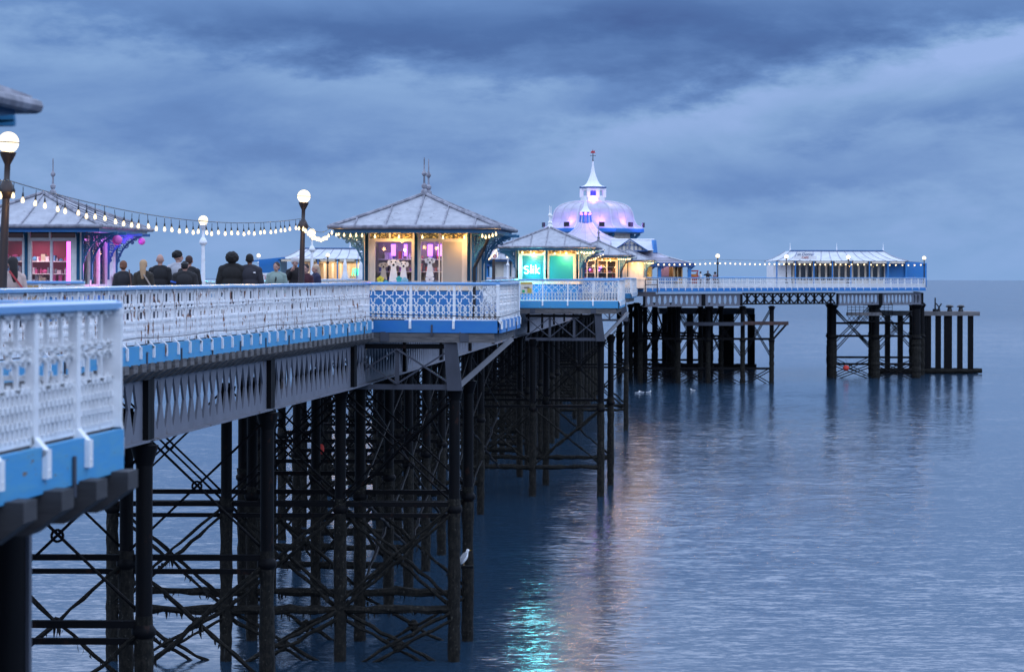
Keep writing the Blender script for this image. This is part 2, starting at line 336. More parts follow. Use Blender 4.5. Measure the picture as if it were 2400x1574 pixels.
# ---------------------------------------------------------------- railings
def lattice(width, bw=.024, bd=.045, full=True):
    """pierced cast-iron panel: a row of linked crosses over two rows of rings; z measured down from the handrail"""
    mb = MB(); n = max(1, round(width/.345)); P = width/n; k = P/.345
    def seg(a, b): mb.bar((a[0], 0, -a[1]), (b[0], 0, -b[1]), bw, bd, (0,1,0))
    def poly(pts, close=True):
        for i in range(len(pts)-(0 if close else 1)): seg(pts[i], pts[(i+1) % len(pts)])
    w = .052
    for c in range(n):
        x = (c+.5)*P; y = .44; h = P/2; v = .195; e = .05
        poly([(x-w, y-w), (x-w, y-v+e), (x, y-v), (x+w, y-v+e), (x+w, y-w), (x+h-e, y-w), (x+h, y), (x+h-e, y+w), (x+w, y+w), (x+w, y+v-e), (x, y+v), (x-w, y+v-e), (x-w, y+w), (x-h+e, y+w), (x-h, y), (x-h+e, y-w)])
        poly([(x, y-v), (x-w, y-v-e), (x-w, .135), (x-h+e, .115), (x-h, .08)], False); poly([(x, y-v), (x+w, y-v-e), (x+w, .135), (x+h-e, .115), (x+h, .08)], False)
        poly([(x, y+v), (x-w, y+v+e), (x-w, .75)], False); poly([(x, y+v), (x+w, y+v+e), (x+w, .75)], False)
        if full:
            for rx in (x-P/4, x+P/4):
                for ry, rh in ((.80, .11), (1.015, .105)):
                    a = P/4-.006; q = a*.42; b = rh*.42
                    poly([(rx-q, ry-rh), (rx+q, ry-rh), (rx+a, ry-b), (rx+a, ry+b), (rx+q, ry+rh), (rx-q, ry+rh), (rx-a, ry+b), (rx-a, ry-b)])
                    s = .030; poly([(rx-P/4-s, ry-s), (rx-P/4+s, ry-s), (rx-P/4+s, ry+s), (rx-P/4-s, ry+s)])
    mb.box((0, -.028, -.105), (width, .028, -.072)); mb.box((0, -.03, -1.15), (width, .03, -1.115))
    return mb
def oblique_lattice(width):
    """deeper casting used on the straight runs: upright slots in two tiers over rows of small round holes"""
    mb = MB(); n = 3; P = width/n; bd = .036
    def v(x, a, b, w=.03): mb.bar((x, 0, -a), (x, 0, -b), w, bd, (0,1,0))
    def hz_(z, h=.03): mb.box((0, -bd/2, -z-h/2), (width, bd/2, -z+h/2))
    for z, h in ((.10, .05), (.385, .022), (.455, .022), (.70, .045), (.83, .05), (.96, .05), (1.10, .06)): hz_(z, h)
    for c in range(n+1):
        x = min(max(c*P, .015), width-.015)
        v(x, .1, .37); v(x, .46, .70)
        if c < n:
            xm = (c+.5)*P
            for a, b in ((.37, .46),):
                mb.bar((xm-.05, 0, -a), (xm+.05, 0, -b), .02, bd, (0,1,0)); mb.bar((xm+.05, 0, -a), (xm-.05, 0, -b), .02, bd, (0,1,0))
            for a in (.125, .355, .485, .675):
                mb.bar((xm-P/2+.012, 0, -a-.03*(1 if a in (.355, .675) else -1)), (xm-P/2+.07, 0, -a), .02, bd, (0,1,0)); mb.bar((xm+P/2-.012, 0, -a-.03*(1 if a in (.355, .675) else -1)), (xm+P/2-.07, 0, -a), .02, bd, (0,1,0))
            v(xm, .10, .16, .022); v(xm, .33, .39, .022); v(xm, .45, .51, .022); v(xm, .64, .70, .022)
    m = 10
    for c in range(m+1):
        x = c*width/m; x = min(max(x, .01), width-.01); v(x, .70, .83, .022); v(x, .83, .96, .022); v(x, .96, 1.1, .022)
    return mb
def post_mesh(w=.075, foot=.13):
    mb = MB(); mb.box((-w/2, -.045, -1.13), (w/2, .035, -.07)); mb.box((-w/2-.012, -.052, -.13), (w/2+.012, .042, -.07))
    mb.add([(-w/2, -.03, -1.06), (w/2, -.03, -1.06), (w/2, -foot-.02, -1.19), (-w/2, -foot-.02, -1.19), (-w/2, .03, -1.10), (w/2, .03, -1.10), (w/2, -foot+.035, -1.26), (-w/2, -foot+.035, -1.26)],
           ((0,1,2,3), (7,6,5,4), (0,3,7,4), (1,5,6,2), (0,4,5,1), (3,2,6,7)))
    mb.box((-w/2, -foot-.022, -1.40), (w/2, -foot+.03, -1.17))
    mb.tube([(0, -foot-.03, -1.34), (0, -foot-.02, -1.34)], .014, 6)
    return mb
PM = {}
STRAP = MB().box((-.0275, -.01, -1.62), (.0275, .01, -1.28)).mesh('strap', M['galv'])
def D_ok(p): return p.y < 80
def pmesh(kind, width, m):
    k = (kind, round(width, 3), m)
    if k not in PM: PM[k] = (lattice(width) if kind == 'l' else oblique_lattice(width)).mesh('railing_panel', M[m])
    return PM[k]
POST = post_mesh().mesh('railing_post', M['white']); POSTR = post_mesh(.07).mesh('railing_post_rusty', M['white_rust']); POSTN = post_mesh(.11).mesh('railing_post_wide', M['white']); POSTW = post_mesh(.17).mesh('corner_post', M['white'])
def railing(label, pts, spacing, kind='l', m='white', group=None, corner=True, fascia='blue', cop='coping', fz=FB, outer=1, wide=False, coping_w=.15):
    """handrail line pts (seen from outside, left to right): panels, posts and coping; outer side is on the right of travel"""
    a0 = Vector((pts[0][0], pts[0][1], 0)); t = thing('railing', label, 'railing', (a0.x, a0.y, RAIL), 0, group)
    for i in range(len(pts)-1):
        a = Vector((*pts[i], 0)); b = Vector((*pts[i+1], 0)); d = b-a; ln = d.length; n = max(1, round(ln/spacing)); w = ln/n; ang = math.atan2(d.y, d.x)
        for k in range(n):
            p = a+d*(k/n)-a0
            link('panel', pmesh(kind, w, m), t, (p.x, p.y, 0), ang)
            if k or i == 0 or not corner: link('post', POSTR if m == 'white_rust' else (POSTN if wide else POST), t, (p.x, p.y, 0), ang)
            else: link('post', POSTW, t, (p.x, p.y, 0), ang)
        if i == len(pts)-2: link('post', POSTW if corner else POST, t, (d.x+a.x-a0.x, d.y+a.y-a0.y, 0), ang)
        e = d.normalized()*.06
        mb = MB(); nn = Vector((d.y, -d.x, 0)).normalized()
        pa, pb = a-a0-e, b-a0+e
        hw = coping_w/2
        prof = [(-hw, -.075), (-hw, -.02), (-hw+.03, 0), (hw-.03, 0), (hw, -.02), (hw, -.075)]
        K = max(2, int(ln/2.5)); rows = []
        for q in range(K+1):
            c = pa.lerp(pb, q/K); jz = random.uniform(-.006, .006)
            rows.append([c+nn*u+Vector((0, 0, z+jz)) for u, z in prof])
        base = [p for r in rows for p in r]; fs = []
        for q in range(K):
            for s_ in range(6): fs.append((q*6+s_, q*6+(s_+1) % 6, (q+1)*6+(s_+1) % 6, (q+1)*6+s_))
        fs += [tuple(range(6)), tuple(K*6+s_ for s_ in range(6))[::-1]]
        mb.add(base, fs).build('handrail', M[cop], t)
        if fascia:
            fm = MB(); o = nn*.075
            hgt = (EYE-1.385)-fz
            fm.bar(a-a0+o+Vector((0, 0, -1.15-hgt/2)), b-a0+o+Vector((0, 0, -1.15-hgt/2)), .07, hgt)
            nb = int(ln/2.6)
            f = fm.build('fascia_board', M[fascia], t)
            if nb < 60 and cop != 'none':
                for q in range(nb):
                    c = a-a0+d*((q+.5)/max(nb, 1))+nn*.125
                    if D_ok(a0+c): link('strap', STRAP, t, c, ang)
    return t
RD = lambda a, b, n=2: [(R(a+(b-a)*i/n), a+(b-a)*i/n) for i in range(n+1)]
railing('white lattice railing and blue handrail wrapping the nearest platform at the left edge', [(-4.65, 12.5), (-3.57, 21.6), (-10.1, 21.6)], 1.15, 'o', 'white', 'pier railings', fascia='blue_worn', wide=True)
railing('long rust-streaked white railing running from the left edge to the middle shop', RD(21.6, 72)[:1]+RD(21.6, 72)[-1:]+[(B1[0][0]+.3, 73.2)], .95, 'o', 'white_rust', 'pier railings', corner=False, fascia='blue_worn')
railing('white pierced railing round the platform of the shop with dog cut-outs', [(B1[0][0]+.3, 73.2), B1[1], B1[2], (R(81.5), 81.5)], 1.40, 'l', 'white', 'pier railings')
railing('railing lit turquoise between the middle shop and the neon sign shop', [(R(81.5), 81.5), (B2[0][0]+.3, 127.5)], .95, 'o', 'white', 'pier railings', corner=False)
railing('white pierced railing round the platform below the neon sign', [(B2[0][0]+.3, 127.5), B2[1], B2[2], (R(137), 137)], 1.33, 'l', 'white', 'pier railings', fascia='blue_worn')
railing('railing behind the neon sign shop towards the pier head', [(R(137), 137), (R(182), 182)], .95, 'o', 'white', 'pier railings', corner=False)
railing('short white pierced railing with a teal board just right of the neon shop platform', [(R(182), 182), B3[1], B3[2], (R(191), 191)], 1.4, 'l', 'white', 'pier railings', fascia='teal')
railing('white railing running on towards the pier head shops', [(R(191), 191), (R(246), 246)], .95, 'o', 'white', 'pier railings', corner=False)
railing('long white slotted railing along the front of the pier head', [HEAD[0], HEAD[1]], .95, 'o', 'white', 'pier railings', corner=False)
railing('white pierced railing at the far right corner of the pier head', [HEAD[1], HEAD[2], HEAD[3]], 1.3, 'l', 'white', 'pier railings')
railing('railing on the far left front of the pier head by the parasols', [HEAD[5], HEAD[6], HEAD[7]], .95, 'o', 'white', 'pier railings', corner=False)
railing('low railing on the seaward back edge of the pier head', [HEAD[3], HEAD[4]], 2.0, 'o', 'white', 'pier railings', corner=False, fascia=None)
LD = [(R(d)-WID, d) for d in (21.6, 73)]
railing('railing on the far side of the walkway below the pink-lit shop', [(-18.2, 73.6), (-13.0, 73.2)], 1.3, 'o', 'white', 'pier railings', corner=False)
railing('low railing on the far side of the walkway behind the people', [(R(236)-WID, 236), (R(100)-WID, 100), (R(82)-WID, 82)], 1.9, 'o', 'white', 'pier railings', corner=False)
railing('blurred pale railing corner right by the viewer', [(-11.5, 1.37), (-.375, 1.37)], 1.3, 'l', 'white', 'pier railings', cop='white', fascia=None)
for x, D in ((1785, 260.6), (1868, 264.5), (1940, 267.8)): pass
# black service cable slung along the kiosk platform railing
def cable(label, pts, r, m, cat='cable', sag=0.0, n=16, group=None, name='cable'):
    P = []
    for i in range(len(pts)-1):
        a, b = Vector(pts[i]), Vector(pts[i+1])
        for k in range(n):
            tt = k/n; P.append(a.lerp(b, tt)-Vector((0, 0, 4*sag*tt*(1-tt))))
    P.append(Vector(pts[-1])); o = MB().tube(P, r, 5).build(name, M[m]); return tag(o, label, cat, group)
cable('thin black cable slung along the lower lattice of the middle platform', [(B1[0][0]+.3, 73.05, EYE-1.18), (B1[1][0]-1.5, 72.55, EYE-1.23), (B1[1][0]+.06, 72.45, EYE-1.27), (B1[2][0]+.12, 80, EYE-1.18)], .014, 'black', sag=.02)
cable('thin cable looping along the rusty railing', [(R(d)+.16, d, EYE-1.22) for d in (40, 46, 52, 58, 65, 72.5)], .010, 'galv', sag=.04)
# ---------------------------------------------------------------- girders
def girder_span(a, b, z0, z1, pitch=.64, hw=.255, mname='girder', hole='diamond', stiff=True, name='girder', label=None, group=None, rot_=False):
    a = Vector((*a, 0)); b = Vector((*b, 0)); d = b-a; ln = d.length; ang = math.atan2(d.y, d.x)
    t = thing(name, label, 'girder', (a.x, a.y, z0), ang, group)
    H = z1-z0; n = max(2, int((ln-.5)/pitch)); off = (ln-n*pitch)/2; th = .025; mb = MB()
    def plate(pts):
        k = len(pts); mb.add([(x, -th, z) for x, z in pts]+[(x, th, z) for x, z in pts], [tuple(range(k)), tuple(range(k, 2*k))[::-1]]+[(i, (i+1) % k, k+(i+1) % k, k+i) for i in range(k)])
    zb, zt = .16, H-.14; zm = (zb+zt)/2
    plate([(0, 0), (ln, 0), (ln, zb), (0, zb)]); plate([(0, zt), (ln, zt), (ln, H), (0, H)])
    plate([(0, zb), (off, zb), (off, zt), (0, zt)]); plate([(ln-off, zb), (ln, zb), (ln, zt), (ln-off, zt)])
    for k in range(n):
        x0 = off+k*pitch; xm = x0+pitch/2; x1 = x0+pitch
        if hole == 'diamond': L_ = [(xm-.03, zb), (xm-hw, zm), (xm-.03, zt)]; R_ = [(xm+.03, zb), (xm+hw, zm), (xm+.03, zt)]
        else:
            L_ = [(xm-.04, zb), (xm-hw*.8, zb+(zm-zb)*.4), (xm-hw, zm), (xm-hw*.8, zt-(zm-zb)*.4), (xm-.04, zt)]; R_ = [(2*xm-x, z) for x, z in L_]
        plate([(x0, zb)]+L_+[(x0, zt)]); plate([(x1, zb)]+R_+[(x1, zt)])
    mb.build('web_plate', M[mname], t)
    MB().box((0, -.16, -.03), (ln, .16, .012)).build('bottom_flange', M[mname], t)
    MB().box((0, -.16, H-.012), (ln, .16, H+.03)).build('top_flange', M[mname], t)
    if stiff:
        for x in (.10, ln-.10): MB().box((x-.13, -.14, .02), (x+.13, -.03, H-.02)).build('stiffener', M['iron'], t)
    return t
def lattice_girder(a, b, z0, z1, label, group=None):
    a = Vector((*a, 0)); b = Vector((*b, 0)); d = b-a; ln = d.length; ang = math.atan2(d.y, d.x); t = thing('lattice_girder', label, 'girder', (a.x, a.y, z0), ang, group); H = z1-z0
    MB().box((0, -.12, 0), (ln, .12, .14)).build('bottom_chord', M['iron'], t); MB().box((0, -.12, H-.16), (ln, .12, H)).build('top_chord', M['iron'], t)
    n = int(ln/H); w = ln/n; mb = MB()
    for k in range(n):
        for (p, q) in (((k*w, .1), ((k+1)*w, H-.1)), (((k+1)*w, .1), (k*w, H-.1))): mb.bar((p[0], -.02, p[1]), (q[0], -.02, q[1]), .16, .04, (0,1,0))
        mb.bar(((k+.5)*w, .03, .1), ((k+.5)*w, .03, H-.1), .34, .03, (0,1,0))
    mb.build('web_lattice', M['iron'], t); return t
IN = .25
BENTS = [26.5, 36.7, 48.0, 59.3, 73.2, 77.3, 90, 101, 112, 124, 128, 135, 146, 157, 168, 179, 185, 196, 207, 218, 229, 240]
ordw = ['first', 'second', 'third', 'fourth', 'fifth', 'sixth', 'seventh', 'eighth']
GL = {26.5: 'grey diamond-holed girder under the nearest platform', 36.7: 'grey diamond-holed girder reaching in from the left edge behind the near railing', 48.0: 'grey diamond-holed girder below the rust-streaked railing, left span', 59.3: 'grey diamond-holed girder running up to the middle shop platform'}
nb = [26.5, 36.7, 48.0, 59.3, 70.6, 82, 93, 104, 115, 126, 137, 148, 159, 170, 181, 192, 203, 214, 225, 236, 247]
for i in range(len(nb)-1):
    a, b = nb[i], nb[i+1]
    girder_span((R(a)-IN, a), (R(b)-IN, b), GB, GT, label=GL.get(a, 'grey diamond-holed girder deep under the walkway beyond the middle shop'), group='girders on the seaward side' if a not in GL else None)
    girder_span((R(a)-WID+.4, a), (R(b)-WID+.4, b), GB, GT, label='diamond-holed girder on the far side of the walkway, seen through the ironwork', group='girders on the far side of the walkway', stiff=False)
# joists
JM = MB().add([(.14, -.17, -.16), (.14, -.17, 0), (.14, .17, 0), (.14, .17, -.16), (-2.2, -.17, -.36), (-.14, -.17, -.36), (-.14, .17, -.36), (-2.2, .17, -.36), (-2.2, -.17, 0), (-2.2, .17, 0)],
    ((0,1,2,3), (0,5,4,8,1), (3,2,9,7,6), (0,3,6,5), (5,6,7,4), (4,7,9,8), (1,8,9,2))).mesh('joist', M['timber'])
JD = JM.copy(); JD.materials.clear(); JD.materials.append(M['shaded_timber'])
for lab, d0, d1, xo in (('chamfered grey timber joists sticking out under the rust-streaked railing', 22.3, 72, None), ('shade-toned timber joist ends under the nearest platform', 12.8, 21.6, 'b0')):
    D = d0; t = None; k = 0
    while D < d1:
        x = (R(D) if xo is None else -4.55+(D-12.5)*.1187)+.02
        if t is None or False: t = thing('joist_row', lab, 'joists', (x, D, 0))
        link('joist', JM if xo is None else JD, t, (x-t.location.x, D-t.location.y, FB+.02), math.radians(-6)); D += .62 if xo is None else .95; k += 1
for P, lab in ((B1, 'heavy grey timber edge beam under the middle shop platform'), (B2, 'timber edge beam under the neon shop platform'), (B3, 'timber edge beam under the small far platform')):
    a, b, c = Vector((P[0][0], P[0][1]+.05, 0)), Vector((P[1][0]-.1, P[1][1]+.05, 0)), Vector((P[2][0]-.1, P[2][1], 0)); t = thing('edge_beam', lab, 'beam', a)
    MB().bar(Vector((0, 0, FB-.15)), b-a+Vector((0, 0, FB-.15)), .2, .29).build('beam_face', M['timber'], t); MB().bar(b-a+Vector((-.11, .12, FB-.15)), c-a+Vector((-.11, 0, FB-.15)), .2, .28).build('beam_side', M['timber'], t)
    pl = MB()
    for q in (.2, .78): c = (b-a)*q; pl.box((c.x-.14, c.y-.125, FB-.27), (c.x+.14, c.y-.10, FB+.02))
    pl.build('steel_plate', M['galv'], t)
# ---------------------------------------------------------------- bents (iron trestles)
def ruf(p, q, r, weed=True, n=7, seg=.35):
    p, q = Vector(p), Vector(q); L_ = (q-p).length; k = max(2, int(L_/seg)); pts = []; rs = []
    for i in range(k+1):
        c = p.lerp(q, i/k); lo = max(0.0, min(1.0, (5.6-c.z)/2.0)) if weed else 0
        pts.append(c+Vector((random.uniform(-1, 1), random.uniform(-1, 1), random.uniform(-1, 1)))*.035*lo); rs.append(r*(1+lo*random.uniform(.05, .9)*(1 if r < .1 else .25)))
    return pts, rs
def column(t, x, y, r=.168, top=None, cuff=True):
    top = GB if top is None else top; o = t.location
    mb = MB(); p = (x-o.x, y-o.y, 4.9-o.z); mb.lathe([(r, 0), (r, top-4.9), (r*1.3, top-4.9)], 12, (p[0], p[1], 4.9-o.z))
    if cuff:
        mb.lathe([(r*1.02, -.1), (r*1.45, .0), (r*1.45, .10), (r*1.02, .2)], 12, (p[0], p[1], EYE-7.15-o.z))
        mb.lathe([(r*1.02, -.1), (r*1.7, .3), (r*1.02, .32)], 12, (p[0], p[1], top-.4-o.z))
    c = mb.build('column', M['iron'], t, True)
    lo = MB(); k = 22; pts = [Vector((p[0], p[1], 4.92-o.z-(5.6*i/k))) for i in range(k+1)]; lo.tube(pts, [r*random.uniform(1.04, 1.22) for _ in pts], 12, jit=.07)
    lo.build('barnacled_foot', M['weedy'], c, False)
    return c
def strands(mb, p, q, n, ln):
    p, q = Vector(p), Vector(q)
    for _ in range(n):
        c = p.lerp(q, random.random()); l = random.uniform(.15, 1)*ln; a = random.uniform(0, PI); w = random.uniform(.012, .05); e = Vector((math.cos(a), math.sin(a), 0))*w
        mb.add([c-e, c+e, c+e*.7+Vector((random.uniform(-.04, .04), 0, -l*.6)), c-e*.1+Vector((random.uniform(-.06, .06), 0, -l)), c-e*.9+Vector((0, 0, -l*.5))], ((0,1,2,3,4),))
def bent(D, xs, label, group=None, dy=0, detail=1, top=None, far=False, levels=(6.95, 10.15), skip=9):
    t = thing('trestle', label, 'iron trestle', (xs[0], D, 0), 0, group); top = GB if top is None else top
    for i, x in enumerate(xs): column(t, x, D+dy*i, top=top)
    Lv = [top-.15, EYE-levels[0], EYE-levels[1], -.6]
    for i in range(len(xs)-1):
        a, b = xs[i]-t.location.x, xs[i+1]-t.location.x
        for j, z in enumerate(Lv[1:3]):
            hb = MB()
            if j == 0: hb.box((b, -.09, z-.07), (a, .09, z+.07)); hb.box((b, -.07, z-.40), (a, .07, z-.28)) if detail else None
            else:
                p, r = ruf((b, 0, z), (a, 0, z), .085, n=7); hb.tube(p, r, 8, jit=.2)
            hb.build('cross_beam', M['iron'] if j == 0 else M['weedy'], t)
        for j in range(3 if i < skip else 0):
            z1, z0 = Lv[j]-.1, Lv[j+1]+.1
            if j == 2 and not detail: continue
            for s, (p, q) in enumerate((((a, z1), (b, z0)), ((b, z1), (a, z0)))):
                for off in ((-.12, .12) if detail > 1 else (0,)):
                    pp, rr = ruf((p[0], .12*(1 if s else -1), p[1]+off), (q[0], .12*(1 if s else -1), q[1]+off), .034 if j == 0 else .04, n=6)
                    MB().tube(pp, rr, 6, jit=.15 if j else 0).build('brace_rod', M['iron'] if j == 0 else M['weedy'], t)
            cx, cz = (a+b)/2, (z0+z1)/2
            rb = MB()
            if j == 0: [rb.bar((.12*math.cos(g), .12*math.sin(g), 0), (.12*math.cos(g+PI/4), .12*math.sin(g+PI/4), 0), .05, .05, (0,0,1)) for g in [i_*PI/4 for i_ in range(8)]]; 
            else: rb.ball((0,0,0), .13 if j == 1 else .18, 8)
            for q in range(len(rb.v)): v = Vector(rb.v[q]); v = Vector((v.x, v.z, v.y)) if j == 0 else v*(1+random.uniform(-.25, .25)); rb.v[q] = (v.x+cx, v.y, v.z+cz)
            rb.build('gusset_ring', M['iron'] if j == 0 else M['weedy'], t)
    if detail:
        wd = MB()
        for i in range(len(xs)-1):
            a, b = xs[i]-t.location.x, xs[i+1]-t.location.x
            strands(wd, (a, 0, Lv[2]), (b, 0, Lv[2]), 26, .35)
            if i >= skip: continue
            z1, z0 = Lv[1]-.1, Lv[2]+.1; m_ = ((a+b)/2, (z1+z0)/2)
            for e, y in ((a, -.12), (b, .12)): strands(wd, (m_[0], y, m_[1]), (e, y, z0), 12, .3); strands(wd, ((a+b)/2, y, (Lv[2]+Lv[3])/2), (e, y, Lv[2]-.2), 10, .25)
            strands(wd, (m_[0]-.12, 0, m_[1]), (m_[0]+.12, 0, m_[1]), 8, .5)
        tag(wd.build('hanging_weed', M['weed'], t), kind='stuff')
    return t
P1 = 3.45
bent(26.5, [R(26.5)-IN-P1*i for i in range(3)], 'dark iron trestle under the walkway left of the nearest platform leg', detail=1)
bent(36.7, [R(36.7)-IN-P1*i for i in range(3)], 'dark iron trestle at the left edge behind the nearest platform leg', detail=1)
bent(48.0, [R(48)-IN-P1*i for i in range(3)], 'thick-legged iron trestle just right of the nearest platform', detail=1)
bent(59.3, [R(59.3)-IN-P1*i for i in range(3)], 'iron trestle standing midway between the nearest platform and the middle shop', detail=1)
bent(73.2, [WX(1066, 73.2)-P1*i for i in range(4)], 'wide iron trestle under the front edge of the middle shop platform', detail=2)
bent(77.3, [WX(1098, 77.3)-P1*i for i in range(4)], 'wide iron trestle under the middle of the dog cut-out shop', detail=1, skip=2)
G = 'iron trestles under the walkway beyond the middle shop'
for D in (84.5, 90, 95.5, 101, 106.5, 112, 118):
    bent(D, [R(D)-1.05-2.55*i for i in range(4 if D > 100 else 3)], 'shadowy iron trestle under the walkway between the middle shop and the neon shop', G+' a', detail=0)
bent(127.8, [WX(1409, 127.8)-3.6*i for i in range(5)], 'iron trestle with a lone outer leg under the front of the neon shop platform', detail=0)
bent(134.5, [WX(1432, 134.5)-3.6*i for i in range(5)], 'iron trestle under the back of the neon shop platform', detail=0)
for D in (140, 146, 151.5, 157, 162.5, 168, 173.5, 196, 201.5, 207, 212.5, 218, 223.5, 229, 234.5, 240):
    bent(D, [R(D)-.9-2.5*i for i in range(4)], 'far iron trestle in the dark mass under the walkway beyond the neon shop', G+' b', detail=0)
for D in (182, 188):
    bent(D, [WX(1468, D)-3.5*i for i in range(4)], 'far iron trestle under the small platform right of the neon shop', G+' c', detail=0)
# nearest platform leg at the left edge
t = thing('iron_support', 'grey and black iron leg at the bottom left corner under the nearest platform', 'iron leg', (WX(20, 22.6), 22.6, 0))
column(t, t.location.x, 22.6, .19, FB-.35, False); MB().box((.14, -.05, -.8), (.21, .08, FB-.35)).build('side_plate', M['galv'], t)
column(t, WX(-60, 20.5), 20.5, .19, FB-.35, False)
lt = thing('tie_rods', 'long slanting tie rods between the trestles beyond the middle shop', 'tie rods', (R(77.3)-1, 77.3, 0))
for a, b in ((77.3, 90), (90, 101), (101, 112), (112, 127.8)):
    xa, xb = R(a)-1.0-lt.location.x, R(b)-1.0-lt.location.x
    for (z1, z0) in ((GB-.3, EYE-7.0), (EYE-7.1, EYE-10.2)):
        for p, q in (((xa, a-77.3, z1), (xb, b-77.3, z0)), ((xa, a-77.3, z0), (xb, b-77.3, z1))):
            pp, rr = ruf(p, q, .035, n=6, seg=.6); MB().tube(pp, rr, 6).build('rod', M['iron'], lt)
# platform trusses
def truss(name, label, a, b, z0, z1, panels, head, strut_to=None):
    a = Vector(a); b = Vector(b); d = b-a; t = thing('platform_truss', label, 'truss', (a.x, a.y, 0)); u = d/panels
    MB().bar(Vector((0, 0, z0)), d+Vector((0, 0, z0)), .14, .16).build('bottom_chord', M['galv'], t)
    MB().bar(Vector((0, 0, z1)), d+Vector((0, 0, z1)), .14, .14).build('top_chord', M['iron'], t)
    for k in range(panels):
        for p, q in ((u*k+Vector((0, 0, z0+.1)), u*(k+1)+Vector((0, 0, z1-.08))), (u*(k+1)+Vector((0, -.06, z0+.1)), u*k+Vector((0, -.06, z1-.08)))): MB().bar(p, q, .05, .19, (0, -1, 0)).build('diagonal', M['galv'], t)
        MB().bar(u*(k+1)+Vector((0, -.02, z0+.08)), u*(k+1)+Vector((0, -.02, z1-.07)), .13, .06, (0, -1, 0)).build('upright', M['galv'], t)
    h = d+Vector((0, -.05, 0)); MB().add([h+Vector(p) for p in ((-.22, -.12, z1+.1), (.16, -.12, z1+.1), (.16, .6, z1+.1), (-.22, .6, z1+.1), (-.12, -.10, z0-.1), (.34, -.10, z0-.1), (.34, .5, z0-.1), (-.12, .5, z0-.1))], ((0,1,2,3), (4,5,6,7), (0,1,5,4), (1,2,6,5), (2,3,7,6), (3,0,4,7))).build('leg_head', M['galv'], t)
    if strut_to is not None:
        s = Vector(strut_to)-a; MB().bar(d+Vector((.2, -.02, z0)), s, .16, .2, (0, -1, 0)).build('strut', M['galv'], t)
    return t
truss('platform_truss', 'grey cross-braced truss holding up the middle shop platform', (WX(805, 73.3), 73.3, 0), (WX(1058, 73.0), 73.0, 0), EYE-3.40, FB-.42, 2, True, (WX(1196, 78.6), 78.6, FB-.38))
truss('platform_truss', 'grey cross-braced truss holding up the neon shop platform', (WX(1232, 127.7), 127.7, 0), (WX(1403, 127.5), 127.5, 0), EYE-3.40, FB-.42, 3, True, (WX(1470, 136), 136, FB-.4))
truss('platform_truss', 'small dark truss under the far platform', (WX(1395, 182), 182, 0), (WX(1462, 181.8), 181.8, 0), EYE-3.40, FB-.42, 2, True)
# ---------------------------------------------------------------- pier head understructure
hd = (Vector((*HEAD[1], 0))-Vector((*HEAD[0], 0))); hn = Vector((hd.y, -hd.x, 0)).normalized()
def hp(px):                     # point on the front edge of the head seen at photo column px
    best = None
    for i in range(2):
        a, b = Vector((*HEAD[i], 0)), Vector((*HEAD[i+1], 0))
        for k in range(201):
            c = a.lerp(b, k/200); q = 1200+c.x/c.y*F
            if best is None or abs(q-px) < best[0]: best = (abs(q-px), c)
    return best[1]
for a, b, lab in ((1512, 1652, 'grey girder with oval holes under the left front of the pier head'), (1652, 1742, 'short grey girder with oval holes left of the dark lattice girder')):
    p, q = hp(a), hp(b); girder_span((p.x-.2, p.y+.25), (q.x-.2, q.y+.25), GB, GT, .78, .24, 'girder', 'oval', True, label=lab)
p, q = hp(1743), hp(1960); lattice_girder((p.x, p.y+.8), (q.x, q.y+.8), GB+.1, GT+.1, 'dark lattice girder under the middle of the pier head front')
for a, b, lab in ((1962, 2064, 'pale girder with oval holes below the cafe, left half'), (2065, 2163, 'pale girder with oval holes at the right corner of the pier head')):
    p, q = hp(a), hp(b); girder_span((p.x, p.y+.4), (q.x, q.y+.4), GB-.05, GT, .68, .24, 'girder', 'oval', True, label=lab)
girder_span((HEAD[2][0]-.3, HEAD[2][1]+.5), (50.5, 304), GB-.05, GT, .68, .24, 'girder', 'oval', label='girder along the right side of the pier head')
def headbent(pxs, D, label, r=.27, sp=None, group=None, x0=None, braces=True, lv=(6.9, 10.1)):
    xs = [WX(p, D) for p in pxs]; t = thing('trestle', label, 'iron trestle', (xs[0], D, 0), 0, group)
    for x in xs: column(t, x, D, r, GB, True)
    if braces:
        for i in range(len(xs)-1):
            a, b = xs[i]-xs[0], xs[i+1]-xs[0]
            for z in (EYE-lv[0], EYE-lv[1]+.0): MB().box((a, -.09, z-.12), (b, .09, z+.12)).build('cross_beam', M['iron'], t)
            for (z1, z0) in ((GB-.2, EYE-lv[1]+1.2), (EYE-lv[1], -.2)):
                for p, q in (((a, z1), (b, z0)), ((b, z1), (a, z0))):
                    for o in (-.15, .15): MB().tube([(p[0], .1, p[1]+o), (q[0], .1, q[1]+o)], .06, 6).build('brace_rod', M['iron'], t)
    return t
headbent([1501, 1590, 1660, 1741, 1809], 262, 'front row of iron legs under the left half of the pier head', .24)
headbent([1478, 1512, 1580, 1642, 1690], 274, 'second row of iron legs under the left half of the pier head', .26)
headbent([1452, 1492, 1535, 1570, 1665], 288, 'back row of iron legs under the left half of the pier head', .34)
headbent([1951, 2052, 2148], 276, 'three stout iron legs under the cafe at the right of the pier head', .46)
headbent([1945, 2043, 2160], 284, 'second row of stout legs under the cafe end', .34, lv=(5.6, 9.6))
headbent([2160, 2137, 2043], 298, 'back row of legs under the cafe end', .3, braces=False)
